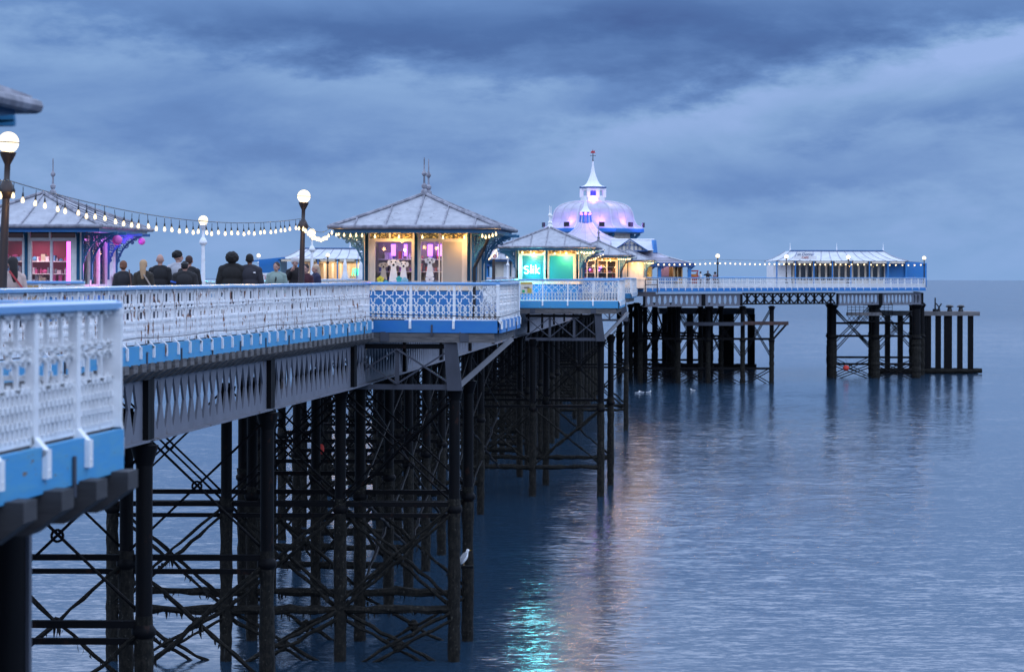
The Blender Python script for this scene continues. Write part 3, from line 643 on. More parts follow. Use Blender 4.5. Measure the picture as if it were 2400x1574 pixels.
# service platform with rusty beam
t = thing('service_platform', 'rusty steel service platform with angled bracket halfway down the pier head legs', 'platform', (WX(1603, 261), 261, 0))
za = W(1700, 759, 261).z; x1 = WX(1848, 261)-t.location.x
MB().box((0, -.2, za-.18), (WX(1742, 261)-t.location.x, .3, za+.2)).build('beam', M['galv'], t); MB().box((WX(1742, 261)-t.location.x+.003, -.2, za-.1), (x1, .3, za+.28)).build('rusty_beam', M['rusty'], t)
MB().bar((x1-.2, 0, za), (x1-1.7, 0, za-1.7), .2, .2, (0,1,0)).bar((x1-.9, 0, za), (x1-1.7, 0, za-1.1), .14, .14, (0,1,0)).build('bracket', M['iron'], t)
t = thing('service_platform', 'thin railed catwalk slung under the cafe end of the pier head', 'platform', (WX(1985, 274), 274, 0)); zc = W(2000, 737, 274).z
x1 = WX(2090, 274)-t.location.x; MB().box((0, -.5, zc-.1), (x1*.76, .5, zc+.25)).build('walkway', M['concrete'], t)
mb = MB()
for z in (.9, 1.5, 2.0): mb.tube([(0, -.5, zc+z*.55), (x1, -.5, zc+z*.55)], .03, 5)
for k in range(12): mb.tube([(x1*k/11, -.5, zc), (x1*k/11, -.5, zc+1.15)], .03, 5)
for k in range(10): mb.bar((x1*k/10, -.3, zc-.1), (x1*(k+1)/10, -.3, zc-.75), .06, .06).bar((x1*(k+1)/10, -.3, zc-.1), (x1*k/10, -.3, zc-.75), .06, .06)
mb.box((0, -.35, zc-.85), (x1, -.25, zc-.75)).build('handrails', M['iron'], t)
# landing stages
def landing(label, p0, p1, D0, ztop, th, legs, depth, feet=True):
    a, b = WX(p0, D0), WX(p1, D0); t = thing('landing_stage', label, 'landing stage', (a, D0, 0)); z = W(p0, ztop, D0).z
    MB().box((0, 0, z-th), (b-a, depth, z)).build('slab', M['concrete'], t)
    for px, w in legs:
        x = WX(px, D0)-a; MB().box((x-w/2, .3, -.8), (x+w/2, .8, z-th)).build('leg', M['iron'], t)
    if feet:
        pp, rr = ruf((0, .5, .35), (b-a+.3, .5, .35), .28, n=8, seg=.8); MB().tube(pp, rr, 8, jit=.2).build('foot_beam', M['weedy'], t)
        pp, rr = ruf((0, 2.5, .25), (b-a+.3, 2.5, .25), .28, n=8, seg=.8); MB().tube(pp, rr, 8, jit=.2).build('foot_beam', M['weedy'], t)
    return t, z
ls, lz = landing('concrete landing stage on slim legs jutting out right of the pier head', 2064, 2297, 288, 729.5, .5, [(2082, .6), (2112, .6), (2168, .5), (2179, .5), (2201, .62), (2224, .9), (2252, .6), (2277, .6)], 6)
landing('concrete landing stage seen behind the left legs of the pier head', 1545, 1769, 300, 721.5, .75, [(1560, .8), (1618, .8), (1655, .95), (1708, 1.4), (1762, .9)], 5)
for i, px in enumerate((2192, 2201, 2226, 2252)):
    t = thing('bollard', ['slim mooring bollard nearest the pier on the landing stage', 'forked mooring bollard on the landing stage', 'squat mooring bollard in the middle of the landing stage', 'squat mooring bollard farthest out on the landing stage'][i], 'bollard', (WX(px, 289), 289, lz), 0, 'mooring bollards')
    if i == 0: MB().lathe([(.14, 0), (.1, .3), (.08, 1.6), (.1, 1.62)], 8).lathe([(.3, 0), (.3, .3)], 8).build('shaft', M['black'], t)
    elif i == 1: MB().lathe([(.2, 0), (.12, .4), (.12, .55)], 8).bar((0,0,.5), (-.35,0,.95), .14, .14, (0,1,0)).bar((0,0,.5), (.3,0,.95), .14, .14, (0,1,0)).build('shaft', M['black'], t)
    else: MB().lathe([(.32, 0), (.3, .2), (.24, .35), (.26, .5)], 10).build('shaft', M['black'], t); MB().lathe([(.42, .5), (.5, .6), (.35, .75), (.1, .8)], 10).build('cap', M['black'], t)
# access platform at the neck of the head
t = thing('access_platform', 'grey steel access platform with tubular handrails left of the pier head railing', 'platform', (WX(1487, 246), 246, 0)); x1 = WX(1541, 246)-t.location.x
zq = W(1510, 686, 246).z
MB().box((0, -.6, zq-.35), (x1, 1.4, zq-.2)).box((.4, -.6, zq-.2), (x1-.2, 1.2, zq+.1)).build('floor_plate', M['galv'], t)
for zz in (655, 667): MB().tube([(WX(1512, 246)-t.location.x, -.5, W(1510, zz, 246).z), (x1-.1, -.5, W(1510, zz, 246).z)], .05, 6).build('handrail', M['galv'], t)
for px in (1512, 1540): MB().tube([(WX(px, 246)-t.location.x, -.5, zq), (WX(px, 246)-t.location.x, -.5, W(px, 654.5, 246).z)], .06, 6).build('post', M['galv'], t)
MB().box((.35, .2, zq+.1), (.9, .3, W(1500, 655, 246).z)).build('blue_board', M['blue'], t); MB().box((.95, .2, zq+.1), (1.25, .3, W(1500, 655, 246).z)).build('white_board', M['white'], t)
# ---------------------------------------------------------------- kiosks
HW, HL, OV = 1.63, 2.2, 1.2
EV, AP = 2.76, 3.94
def hip_roof(mb, rx, ry, ridge, z0, z1, concave=.05, steps=6):
    rows = []
    for k in range(steps+1):
        q = k/steps; z = z0+(z1-z0)*(q-concave*4*q*(1-q)*.5); x = rx*(1-q); y = ridge+(ry-ridge)*(1-q); rows.append([(-x, -y, z), (x, -y, z), (x, y, z), (-x, y, z)])
    vs = [p for r in rows for p in r]; fs = []
    for k in range(steps):
        for s in range(4): fs.append((k*4+s, k*4+(s+1) % 4, (k+1)*4+(s+1) % 4, (k+1)*4+s))
    mb.add(vs, fs)
def roofz(q, z0, z1, concave=.05): return z0+(z1-z0)*(q-concave*4*q*(1-q)*.5)
def bracket_mesh(size=1.15, drop=1.25):
    """pierced cast-iron spandrel bracket in the xz plane, post at x=0, reaching out to x=size at z=0"""
    mb = MB(); d = (0,1,0)
    mb.box((-.05, -.05, -drop-.25), (.05, .05, 0)); mb.bar((0,0,-.04), (size,0,-.04), .05, .05, d)
    arc = [(size*(1-math.cos(a)), 0, -drop*(1-math.sin(a))) for a in [i*PI/2/10 for i in range(11)]]
    for p, q in zip(arc, arc[1:]): mb.bar(p, q, .055, .05, d)
    for k, (cx, cz, r) in enumerate(((.17, -.18, .13), (.43, -.15, .10), (.64, -.12, .075), (.13, -.46, .09), (.33, -.36, .085), (.10, -.68, .065), (.07, -.86, .05), (.80, -.10, .05), (.55, -.26, .05))):
        P = [(cx+r*math.cos(a), 0, cz+r*math.sin(a)) for a in [i*PI/4 for i in range(9)]]
        for p, q in zip(P, P[1:]): mb.bar(p, q, .03, .03, d)
        mb.bar((cx-r, 0, cz), (cx+r, 0, cz), .022, .022, d); mb.bar((cx, 0, cz-r), (cx, 0, cz+r), .022, .022, d)
    return mb
BRM = bracket_mesh().mesh('bracket', M['teal'])
FIN = MB().lathe([(.13, -.12), (.10, .05), (.05, .10), (.09, .16), (.09, .22), (.035, .28), (.03, .50), (.075, .55), (.085, .60), (.04, .68), (.022, .74), (.020, 1.05), (.008, 1.12)], 8).mesh('finial', M['lead_seam'])
FIN2 = MB().lathe([(.13, -.12), (.10, .05), (.05, .10), (.09, .16), (.09, .22), (.035, .28), (.03, .50), (.075, .55), (.085, .60), (.04, .68), (.022, .74), (.020, 1.05), (.008, 1.12)], 8).mesh('finial', M['white'])
def kiosk(label, x, D, front, side='glass', finials=2, wallm='cream', dado='blue', finm=None, trans='goldglass', fasciam='teal', interior=None, brackets=True, back=True, light_c=(1, .75, .45), light_e=14, rx=2.62, ry=3.35, seaside=1):
    u = dirv(D); rz = math.atan2(u.y, u.x)-PI/2
    t = thing('kiosk', label, 'kiosk', (x, D, DECK+.005), rz, 'kiosks along the pier')
    rm = MB(); hip_roof(rm, rx, ry, .6, EV+.08, AP); rm.quad((-rx, -ry, EV+.07), (rx, -ry, EV+.07), (rx, ry, EV+.07), (-rx, ry, EV+.07)); roof = rm.build('roof', M['lead'], t)
    sm = MB()
    def roll(p, q, r=.035): sm.tube([p, p.lerp(q, .5)+Vector((0,0,0)), q], r, 6)
    for face in range(4):
        w, l = (rx, ry-.6) if face % 2 == 0 else (ry, rx)
        for k in range(-3, 4):
            a = k*.92+random.uniform(-.06, .06)
            if abs(a) > w-.15: continue
            if face % 2 == 0: q = min(.97, 1-abs(a)/rx)
            else: q = .99 if abs(a) < .6 else 1-(abs(a)-.6)/(ry-.6)
            if q < .08: continue
            pts = []
            for s in range(6):
                qq = q*s/5; z = roofz(qq, EV+.08, AP)+.02; e = (ry-(ry-.6)*qq) if face % 2 == 0 else rx*(1-qq)
                pts.append({0: (a, -e, z), 1: (e, a, z), 2: (a, e, z), 3: (-e, a, z)}[face])
            sm.tube(pts, .03, 6)
    for sx in (-1, 1):
        for sy in (-1, 1): sm.tube([(sx*rx*(1-q), sy*(.6+(ry-.6)*(1-q)), roofz(q, EV+.08, AP)+.03) for q in [i/6 for i in range(7)]], .06, 6)
    sm.tube([(0, -.62, AP+.02), (0, .62, AP+.02)], .06, 6); sm.build('roof_roll', M['lead_seam'], roof)
    g = MB(); 
    for a, b in (((-rx, -ry), (rx, -ry)), ((rx, -ry), (rx, ry)), ((rx, ry), (-rx, ry)), ((-rx, ry), (-rx, -ry))): g.tube([(a[0]*1.02, a[1]*1.015, EV+.07), (b[0]*1.02, b[1]*1.015, EV+.07)], .065, 8)
    g.build('gutter', M['lead_seam'], t)
    f = MB(); w2, l2 = HW+.02, HL+.02
    for a, b in (((-rx+.12, -ry+.12), (rx-.12, -ry+.12)), ((rx-.12, -ry+.12), (rx-.12, ry-.12)), ((rx-.12, ry-.12), (-rx+.12, ry-.12)), ((-rx+.12, ry-.12), (-rx+.12, -ry+.12))): f.bar((a[0], a[1], EV-.03), (b[0], b[1], EV-.03), .06, .17)
    f.build('eaves_board', M[fasciam], t)
    MB().box((-rx+.15, -ry+.15, EV+.035), (rx-.15, ry-.15, EV+.06)).build('soffit', M['cream'], t)
    for i, y in enumerate({2: (-.6, .6), 1: (.6,)}[finials]): link('finial', finm or FIN, t, (0, y, AP+.08))
    fr = MB()
    def rail(x0, x1, z0, z1, y0=-.05, y1=.05): fr.box((x0, -HL+y0, z0), (x1, -HL+y1, z1)); fr.box((x0, HL-y1, z0), (x1, HL-y0, z1))
    fr.box((-HW-.04, -HL-.06, .84), (HW+.04, -HL+.06, 1.0)); fr.box((-HW, -HL-.05, 2.38), (HW, -HL+.05, 2.48)); fr.box((-HW, -HL-.05, EV-.08), (HW, -HL+.05, EV+.03))
    fr.box((-HW, HL-.05, .84), (HW, HL+.05, EV+.03)) if back else None
    for s in (-1, 1):
        fr.box((s*HW-.052, -HL, .842), (s*HW+.052, HL, 1.002)); fr.box((s*HW-.042, -HL, 2.382), (s*HW+.042, HL, 2.482)); fr.box((s*HW-.045, -HL, EV-.078), (s*HW+.045, HL, EV+.028))
        for yy in (-HL, -HL/2, 0, HL/2, HL): fr.box((s*HW-.085, yy-.085, .838), (s*HW+.085, yy+.085, EV+.025))
    for a in (-.05,): fr.box((a-.10, -HL-.075, .836), (a+.10, -HL+.075, EV+.026))
    dd = MB(); dd.box((-HW-.02, -HL-.02, 0), (HW+.02, -HL+.02, .84)); 
    for s in (-1, 1): dd.box((s*HW-.021, -HL+.021, 0), (s*HW+.021, HL-.021, .84))
    dd.box((-HW+.08, HL-.02, 0), (HW-.08, HL+.02, .84)); k = -HW+.08
    while k < HW-.1: dd.box((k, -HL-.028, .01), (k+.012, -HL-.019, .83)); k += .16
    dd.build('dado', M[dado], t)
    for (a, b, kind) in front:
        fr.box((a-.045, -HL-.052, 1.0), (a, -HL+.052, 2.38)); fr.box((b, -HL-.053, 1.0), (b+.045, -HL+.053, 2.38))
        if kind == 'glass': MB().box((a, -HL-.006, 1.0), (b, -HL+.006, 2.38)).build('window', M['glass'], t)
        else: MB().box((a, -HL-.03, 1.0), (b, -HL+.02, 2.38)).build('shutter', M[kind], t)
    for (a, b) in ((-HW+.1, -.93), (-.87, -.17), (.07, .66), (.74, HW-.11)):
        MB().box((a, -HL-.008, 2.48), (b, -HL+.008, EV-.08)).build('transom_window', M[trans], t); fr.box((b, -HL-.051, 2.48), (b+.06, -HL+.051, EV-.08))
        if trans == 'goldglass':
            ld = MB(); c = (a+b)/2
            for p, q in (((a, 2.5), (c, 2.66)), ((c, 2.66), (b, 2.5)), ((a, 2.66), (c, 2.5)), ((c, 2.5), (b, 2.66)), ((c, 2.48), (c, 2.68))): ld.bar((p[0], -HL-.015, p[1]), (q[0], -HL-.015, q[1]), .018, .012, (0,1,0))
            ld.build('glazing_bar', M['black'], t)
    for s in (-1, 1):
        for k in range(4):
            y0 = -HL+.085+k*HL/2; y1 = y0+HL/2-.17
            if side == 'glass' and k < 3: MB().box((s*HW-.006, y0, 1.0), (s*HW+.006, y1, 2.38)).build('window', M['glass'], t)
            else: MB().box((s*HW-.02, y0, 1.0), (s*HW+.02, y1, 2.38)).build('side_panel', M[wallm], t)
            MB().box((s*HW-.008, y0, 2.48), (s*HW+.008, y1, EV-.08)).build('transom_window', M[trans], t)
    for s in (-1, 1): fr.box((min(s*1.40, s*1.56), -HL-.04, 1.0), (max(s*1.40, s*1.56), -HL+.04, 2.38))
    if all(not (a < 1.3 < b) for a, b, _ in front): fr.box((max(b for a, b, _ in front)+.045, -HL-.039, 1.0), (1.40, -HL+.039, 2.38))
    fr.build('frame', M[wallm], t)
    MB().box((-HW+.05, -HL+.05, -.0), (HW-.05, HL-.05, .03)).build('floor', M['wood'], t)
    if brackets:
        for s in (-1, 1):
            for yy in (-HL, -HL/2, HL/2, HL):
                b = link('bracket', BRM, t, (s*(HW+.09), yy, EV-.11)); b.rotation_euler = (0, 0, 0 if s > 0 else PI)
            for xx in (-HW, -.05, HW):
                b = link('bracket', BRM, t, (xx, -HL-.13, EV-.11)); b.rotation_euler = (0, 0, -PI/2); b.scale = (.22, 1, 1)
    if wallm == 'cream' and light_e: MB().tube([(HW+.18, -HL-.15, .02), (HW+.18, -HL-.15, EV-1.2), (HW+.5, -HL-.3, EV-.6), (rx-.2, -ry+.35, EV)], .05, 8).build('downpipe', M['black'], t)
    if light_e: light('shop_light', 'AREA', (0, -1.55, EV-.35), light_e, light_c, .8, t)
    if interior: interior(t)
    return t
def goods(t, label, y0, colors, rows=((1.05, .35), (1.45, .3), (1.85, .3)), dens=.7, wmat='beige', depth=.35):
    """shelves with stock inside a kiosk (shelves are parts, the stock is one mass of small things)"""
    sh = MB()
    for z, h in rows: sh.box((-HW+.12, y0, z-.03), (HW-.12, y0+depth, z))
    sh.build('shelf', M['white'], t)
    MB().box((-HW+.1, y0+depth+.02, .9), (HW-.1, y0+depth+.06, 2.7)).build('back_board', M[wmat], t)
    st = MB(); mats = [cmat(c) for c in colors]; rnd = random.Random(int(abs(t.location.x*100)))
    for z, h in rows:
        x = -HW+.15
        while x < HW-.25:
            w = rnd.uniform(.05, .16)
            if rnd.random() < dens:
                st.m = rnd.randrange(len(mats)); hh = h*rnd.uniform(.35, .95); c = rnd.random()
                if c < .5: st.box((x, y0+.06, z), (x+w, y0+depth*.8, z+hh))
                elif c < .8: st.lathe([(w*.4, 0), (w*.45, hh*.6), (w*.15, hh*.75), (w*.15, hh)], 7, (x+w/2, y0+.12, z))
                else: st.ell((x+w/2, y0+.12, z+hh*.4), w*.6, w*.5, hh*.4, 6)
            x += w+.015
    o = st.build('shop_stock', mats, None); o.matrix_world = t.matrix_basis.copy(); tag(o, label, 'shop stock', None, 'stuff'); return o
def tm(t, x, y, z): return t.matrix_basis @ Vector((x, y, z))
# middle shop
def int_mid(t):
    goods(t, 'bottles and boxed gifts on the violet-lit shelves inside the middle shop', -.55, [(.5,.05,.06), (.75,.75,.75), (.05,.06,.3), (.3,.12,.5), (.1,.1,.12), (.6,.2,.2), (.7,.7,.72)])
    light('violet_light', 'POINT', (-.9, -1.2, 2.2), 6, (.35, .12, 1), .1, t); light('violet_light', 'POINT', (.4, -1.2, 2.25), 6, (.35, .12, 1), .1, t)
    for x, w in ((-1.0, .14), (-.6, .10), (.2, .16), (.52, .13)): MB().box((x-w/2, -.62, 1.95), (x+w/2, -.58, 2.32)).build('violet_lamp', M['purple_lit'], t)
    MB().box((-1.36, -HL+.12, 1.0), (.66, -HL+.3, 1.16)).build('window_counter', M['white'], t)
k1 = kiosk('cream and blue shop in the middle with twin spikes and dog cut-outs in its window', -2.80, 78.9, [(-1.36, -.2, 'glass'), (.10, .66, 'glass'), (.80, 1.42, 'beige')], interior=int_mid, light_e=16)
# flat cut-outs in the window
def flat(t, name, label, cat, polys, y, m, group=None, th=.012):
    mb = MB()
    for poly in polys:
        n = len(poly); mb.add([(x, y, z) for x, z in poly]+[(x, y+th, z) for x, z in poly], [tuple(range(n)), tuple(range(n, 2*n))[::-1]]+[(i, (i+1) % n, n+(i+1) % n, n+i) for i in range(n)])
    o = mb.build(name, m, None); o.matrix_world = t.matrix_basis.copy(); return tag(o, label, cat, group)
def circ(x, z, r, n=14, sx=1, sz=1): return [(x+r*sx*math.cos(2*PI*i/n), z+r*sz*math.sin(2*PI*i/n)) for i in range(n)]
def dog(x, z, s, label, m, cname='dog_cutout'):
    y = -HL-.03
    o = flat(k1, cname, label, 'cut-out', [circ(x, z+.43*s, .10*s), circ(x-.10*s, z+.44*s, .045*s, sz=1.5), circ(x+.10*s, z+.44*s, .045*s, sz=1.5), [(x-.055*s, z+.36*s), (x+.055*s, z+.36*s), (x+.11*s, z), (x-.11*s, z)]], y, M[m], 'dog cut-outs')
    f = MB(); 
    for p in (circ(x-.05*s, z+.46*s, .018*s, 8), circ(x+.05*s, z+.46*s, .018*s, 8), circ(x, z+.39*s, .03*s, 8)):
        n = len(p); f.add([(a, y-.006, b) for a, b in p], [tuple(range(n))])
    f.build('face', M['black'], o)
dog(-1.10, 1.20, 1.0, 'grey-green long-necked dog cut-out at the left of the shop window', 'beige')
dog(-.78, 1.12, 1.35, 'big white fluffy dog cut-out, second in the shop window', 'white'); dog(-.46, 1.16, 1.15, 'white spotted dog cut-out, third in the shop window', 'white'); dog(.38, 1.28, 1.15, 'white terrier cut-out in the right-hand pane', 'white')
for i, (x, z, r, c, lb) in enumerate(((-1.2, 1.18, .12, (.75, .72, .08), 'yellow paper flower below the grey-green dog'), (-1.02, 1.10, .07, (.05, .45, .5), 'small teal paper flower between the yellow one and the big white dog'), (-.60, 1.2, .10, (.05, .5, .5), 'teal paper flower between the white dogs'), (-.42, 1.14, .12, (.3, .62, .78), 'pale blue paper flower below the spotted dog'), (.38, 1.18, .15, (.8, .78, .8), 'large white paper flower in the right-hand pane'), (-.75, 1.06, .10, (.72, .68, .78), 'lilac paper flower at the feet of the big white dog'))):
    flat(k1, 'paper_flower', lb, 'paper flower', [circ(x+r*.55*math.cos(a), z+r*.55*math.sin(a), r*.45, 9) for a in [j*2*PI/5+.3 for j in range(5)]], -HL-.045-i*.002, cmat(c), 'paper flowers')
# neon shop
k2 = kiosk('shop with a glowing cyan neon sign and turquoise shutters', 2.1, 133.2, [(-1.36, -.2, 'neon_face'), (.10, 1.42, 'turq')], side='solid', finm=FIN2, light_e=0, fasciam='teal')
def text(body, size, m, parent, loc, rot=(PI/2, 0, 0), ext=.02, bev=.0, shear=0, name='lettering', offset=0, sx=1):
    c = bpy.data.curves.new(name, 'FONT'); c.body = body; c.size = size; c.extrude = ext; c.bevel_depth = bev; c.shear = shear; c.align_x = 'CENTER'; c.offset = offset; c.resolution_u = 3
    o = bpy.data.objects.new(name, c); me = bpy.data.meshes.new_from_object(o); bpy.data.objects.remove(o); me.materials.clear(); me.materials.append(M[m])
    o = link(name, me, parent, loc); o.rotation_euler = rot; o.scale = (sx, 1, 1); return o
sg = thing('neon_sign', 'glowing cyan-white neon sign reading slik on the turquoise shop front', 'neon sign', tm(k2, -.78, -HL-.20, 1.40), k2.rotation_euler.z)
def stroke(pts, r=.028): return MB().tube(pts, r, 7)
def P2(l): return [(x, 0, z) for x, z in l]
stroke(P2([(-.22+.115*math.cos(a), .345+.10*math.sin(a)) for a in [math.radians(v) for v in range(30, 271, 30)]]+[(-.22+.13*math.cos(a), .13+.115*math.sin(a)) for a in [math.radians(v) for v in range(90, -151, -30)]])).build('letter', M['neon'], sg)
for v in sg.children: v.location.x = -.16; v.scale = (1.1, 1, 1.15)
sg.scale = (.86, 1, .8)
for pts in ([(-.12, .02), (-.12, .60)], [(.03, .02), (.03, .36)], [(.18, .02), (.18, .60)]): stroke(P2(pts)).build('letter', M['neon'], sg)
stroke(P2([(.40, .38), (.20, .19), (.42, .01)])).build('letter', M['neon'], sg); MB().ball((.03, 0, .47), .035, 8).build('letter', M['neon'], sg)
MB().box((-.52, .13, -.06), (.5, .15, .68)).build('backing', M['neon_face'], sg)
light('sign_glow', 'AREA', tm(k2, -.75, -HL-.75, 1.6), 34, (.12, .9, 1), .6, None, tm(k2, -.75, -HL, 1.6)).data.size = .7
light('sign_light', 'AREA', tm(k2, -.75, -HL-.35, 1.7), 150, (.10, .85, 1), .8, None, tm(k2, -.75, -HL-6, -1.2))
mb = MB(); mb.box((-.1, 0, 0), (.55, .03, .62)); pst = mb.build('poster', M['cream'], None); pst.location = (WX(1224, 127.3), 127.35, DECK+.35)
tag(pst, 'small colourful poster on the lattice left of the neon shop railing', 'poster')
for i, (x, z, w, h, c) in enumerate(((-.08, .5, .6, .1, (.6, .4, .08)), (.0, .06, .14, .14, (.02, .4, .15)), (.27, .05, .22, .24, (.55, .42, .08)), (.1, .3, .28, .05, (.03, .03, .03)))): MB().box((x, -.012-.002*i, z), (x+w, 0, z+h)).build('printed_patch', cmat(c), pst)
def int_far(t): goods(t, 'lamps, ornaments and souvenirs crammed inside the third shop', -1.2, [(.5,.2,.06), (.75,.6,.5), (.05,.04,.03), (.3,.12,.5), (.5,.05,.1), (.12,.08,.05)], rows=((1.02,.4), (1.5,.4), (1.95,.35)), dens=.85, wmat='rusty'); [MB().ball((x, -1.3, z), .07, 7).build('violet_lamp', M['purple_lit'], t) for x, z in ((.1, 1.7), (.22, 1.9), (-.6, 1.75), (.0, 1.95))]
k3 = kiosk('third shop with warm-lit windows full of ornaments, right of the neon shop', 6.67, 186.4, [(-1.36, -.8, 'glass'), (-.74, -.2, 'glass'), (.10, .70, 'glass'), (.78, 1.42, 'glass')], interior=int_far, light_e=26)
k4 = kiosk('plain cream shop farthest along with a beige shutter, beside the pier head', 11.94, 247.0, [(-1.30, -.2, 'beige'), (.1, 1.42, 'cream')], side='solid', light_e=0, wallm='cream', dado='cream', trans='cream')
def int_pink(t):
    goods(t, 'soft toys and prize boxes inside the pink-lit shop', -1.0, [(.55,.55,.6), (.1,.35,.6), (.6,.1,.3), (.7,.7,.7), (.2,.25,.3), (.5,.5,.35)], rows=((1.02,.35), (1.35,.3), (1.75,.25)), dens=.8, wmat='pinkwall')
    MB().box((HW-.42, -HL+.06, 1.02), (HW-.28, -HL+.1, 2.36)).build('pink_tube', M['pink_lit'], t)
    light('pink_light', 'POINT', (HW+.75, -HL+1.3, 1.6), 38, (1, .15, .75), .1, t); light('violet_light', 'POINT', (HW+.7, .6, 2.4), 24, (.45, .12, 1), .1, t)
kl = kiosk('grey-roofed shop at the left edge with pink and crimson lit windows', -15.15, 78.9, [(-1.36, -.85, 'glass'), (-.76, -.2, 'glass'), (.10, .70, 'glass'), (.78, 1.36, 'glass')], interior=int_pink, finials=1, trans='darkglass', fasciam='blue', wallm='white', light_e=30, light_c=(1, .6, .65))
for i, (x, y, r) in enumerate(((HW+1.05, -1.5, .16), (HW+1.15, 1.4, .12))):
    o = MB().ball((0,0,0), r, 12).build('paper_lantern', cmat((.75, .15, .55)), None, True, tm(kl, x, y, 2.42)); tag(o, ['magenta ball lantern under the left shop eaves, the larger and nearer one', 'smaller pink ball lantern farther back under the left shop eaves'][i], 'lantern')
t = thing('shutter_box', 'small white framed cabinet at the corner of the pink-lit shop', 'cabinet', tm(kl, HW+.35, HL-.2, 0)); MB().box((-.22, -.2, .05), (.22, .2, 1.2)).build('body', M['white'], t); MB().box((-.25, -.23, 1.22), (.25, .23, 1.32)).build('top', M['white'], t); MB().box((-.16, -.21, .2), (.16, -.203, 1.1)).build('door', M['sky_glass'], t)
for i, x in enumerate((-.9, .2)):
    t = thing('crate', ['brown slatted crate stacked left below the pink-lit shop window', 'brown slatted crate stacked right below the pink-lit shop window'][i], 'crate', tm(kl, x, -HL-.9, 0)); MB().box((-.42, -.3, .3), (.42, .3, 1.0)).build('body', M['wood'], t); MB().box((-.43, -.31, .62), (.43, -.301, .68)).box((-.43, -.31, .3), (.43, -.301, .36)).build('slat', M['black'], t)
k0 = kiosk('nearest grey-roofed shop, only its blurred eave and gutter in view at the top left', -7.27, 18.4, [(-1.36, -.2, 'glass'), (.10, .66, 'glass')], light_e=10)
k5 = kiosk('white shop with a pale shuttered front behind the lamp post with a sign', .1, 240.0, [(-1.5, -.8, 'cream'), (-.75, .45, 'white'), (.5, 1.5, 'cream')], side='solid', wallm='cream', dado='white', trans='cream', light_e=0, fasciam='blue')
# ---------------------------------------------------------------- lamps
def lamp(label, x, D, h=3.36, m='brown_iron', r=.175, lean=.0, group='globe lamps', on=True, zb=DECK, e=26, straps=True):
    t = thing('street_lamp', label, 'lamp post', (x, D, zb), 0, group); t.rotation_euler = (0, lean, 0)
    MB().lathe([(.24, 0), (.24, .12), (.19, .2), (.19, .5), (.21, .54), (.13, .66), (.10, .80), (.115, .84), (.085, .9)], 12).build('base', M[m], t, True)
    MB().lathe([(.085, .9), (.062, h-1.0), (.062, h-.92), (.08, h-.9)], 10).build('column', M[m], t, True)
    MB().lathe([(.065, h-.92), (.14, h-.84), (.15, h-.78), (.09, h-.66), (.05, h-.60), (.05, h-.36), (.06, h-.34), (.12, h-.22), (.14, h-.16), (.05, h-.14)], 12).build('collar', M[m], t, True)
    gl = MB().ball((0, 0, h), r, 14).build('globe', M['globe'], t, True)
    if straps:
        sm = MB(); P = [(math.cos(a)*(r+.008), math.sin(a)*(r+.008), h) for a in [i*PI/8 for i in range(17)]]; sm.tube(P, .008, 4, False)
        sm.build('strap', M['brown_iron'], gl)
    light('lamp_light', 'POINT', (0, 0, h), e*3, (1, .68, .36), r*.5, t)
    return t
lamp('dark lamp post at the left edge with a blazing white globe', WX(-2, 39.6), 39.6, 3.50, lean=math.radians(2.4))
lamp('dark leaning lamp post with lit globe standing by the grey-haired woman', R(64.3)-.47, 64.3, 3.42, lean=math.radians(1.6))
lamp('dark lamp post with a small sign, half behind the middle shop eave', R(116.5)-.3, 116.5)
lamp('white lamp post standing between the two groups of people', WX(476, 88), 88, 3.30, 'white')
lamp('white lamp post farther back with its globe just below the string lights', WX(731, 113), 113, 3.30, 'white')
lamp('thin distant white lamp post over the sea rail, left of the far left cafe', WX(606, 268), 268, 3.38, 'white', .22)
lamp('dark distant lamp post in front of the far left cafe', WX(768, 256), 256, 3.36, 'black', .21)
lamp('thin white distant lamp post in front of the white shop across the walkway', WX(1190, 215), 215, 3.0, 'white', .15)
for px, D, lb in ((1682, 258.5, 'dark lamp post on the pier head beside the four far visitors'), (1843, 265.4, 'dark lamp post at the left end of the right-hand cafe'), (1988, 271.4, 'dark lamp post before the middle of the right-hand cafe'), (2166, 281, 'dark lamp post on the far right corner of the pier head')):
    lamp(lb, WX(px, D+1)-.0, D+1, 3.40, 'black', .23, straps=False)
t = thing('notice', 'small white sign with a red symbol on the lamp post right of the middle shop', 'sign', (WX(1159.5, 114.3), 114.25, W(1160, 594, 114.3).z)); MB().box((-.13, -.02, -.25), (.13, .0, .22)).build('board', M['white'], t)
mb = MB(); n = 14
for k in range(n): a, b = 2*PI*k/n, 2*PI*(k+1)/n; mb.quad((.085*math.cos(a), -.024, -.13+.085*math.sin(a)), (.085*math.cos(b), -.024, -.13+.085*math.sin(b)), (.05*math.cos(b), -.024, -.13+.05*math.sin(b)), (.05*math.cos(a), -.024, -.13+.05*math.sin(a)))
mb.bar((-.06, -.026, -.19), (.06, -.026, -.07), .02, .004, (0,1,0)).build('red_symbol', M['red'], t)
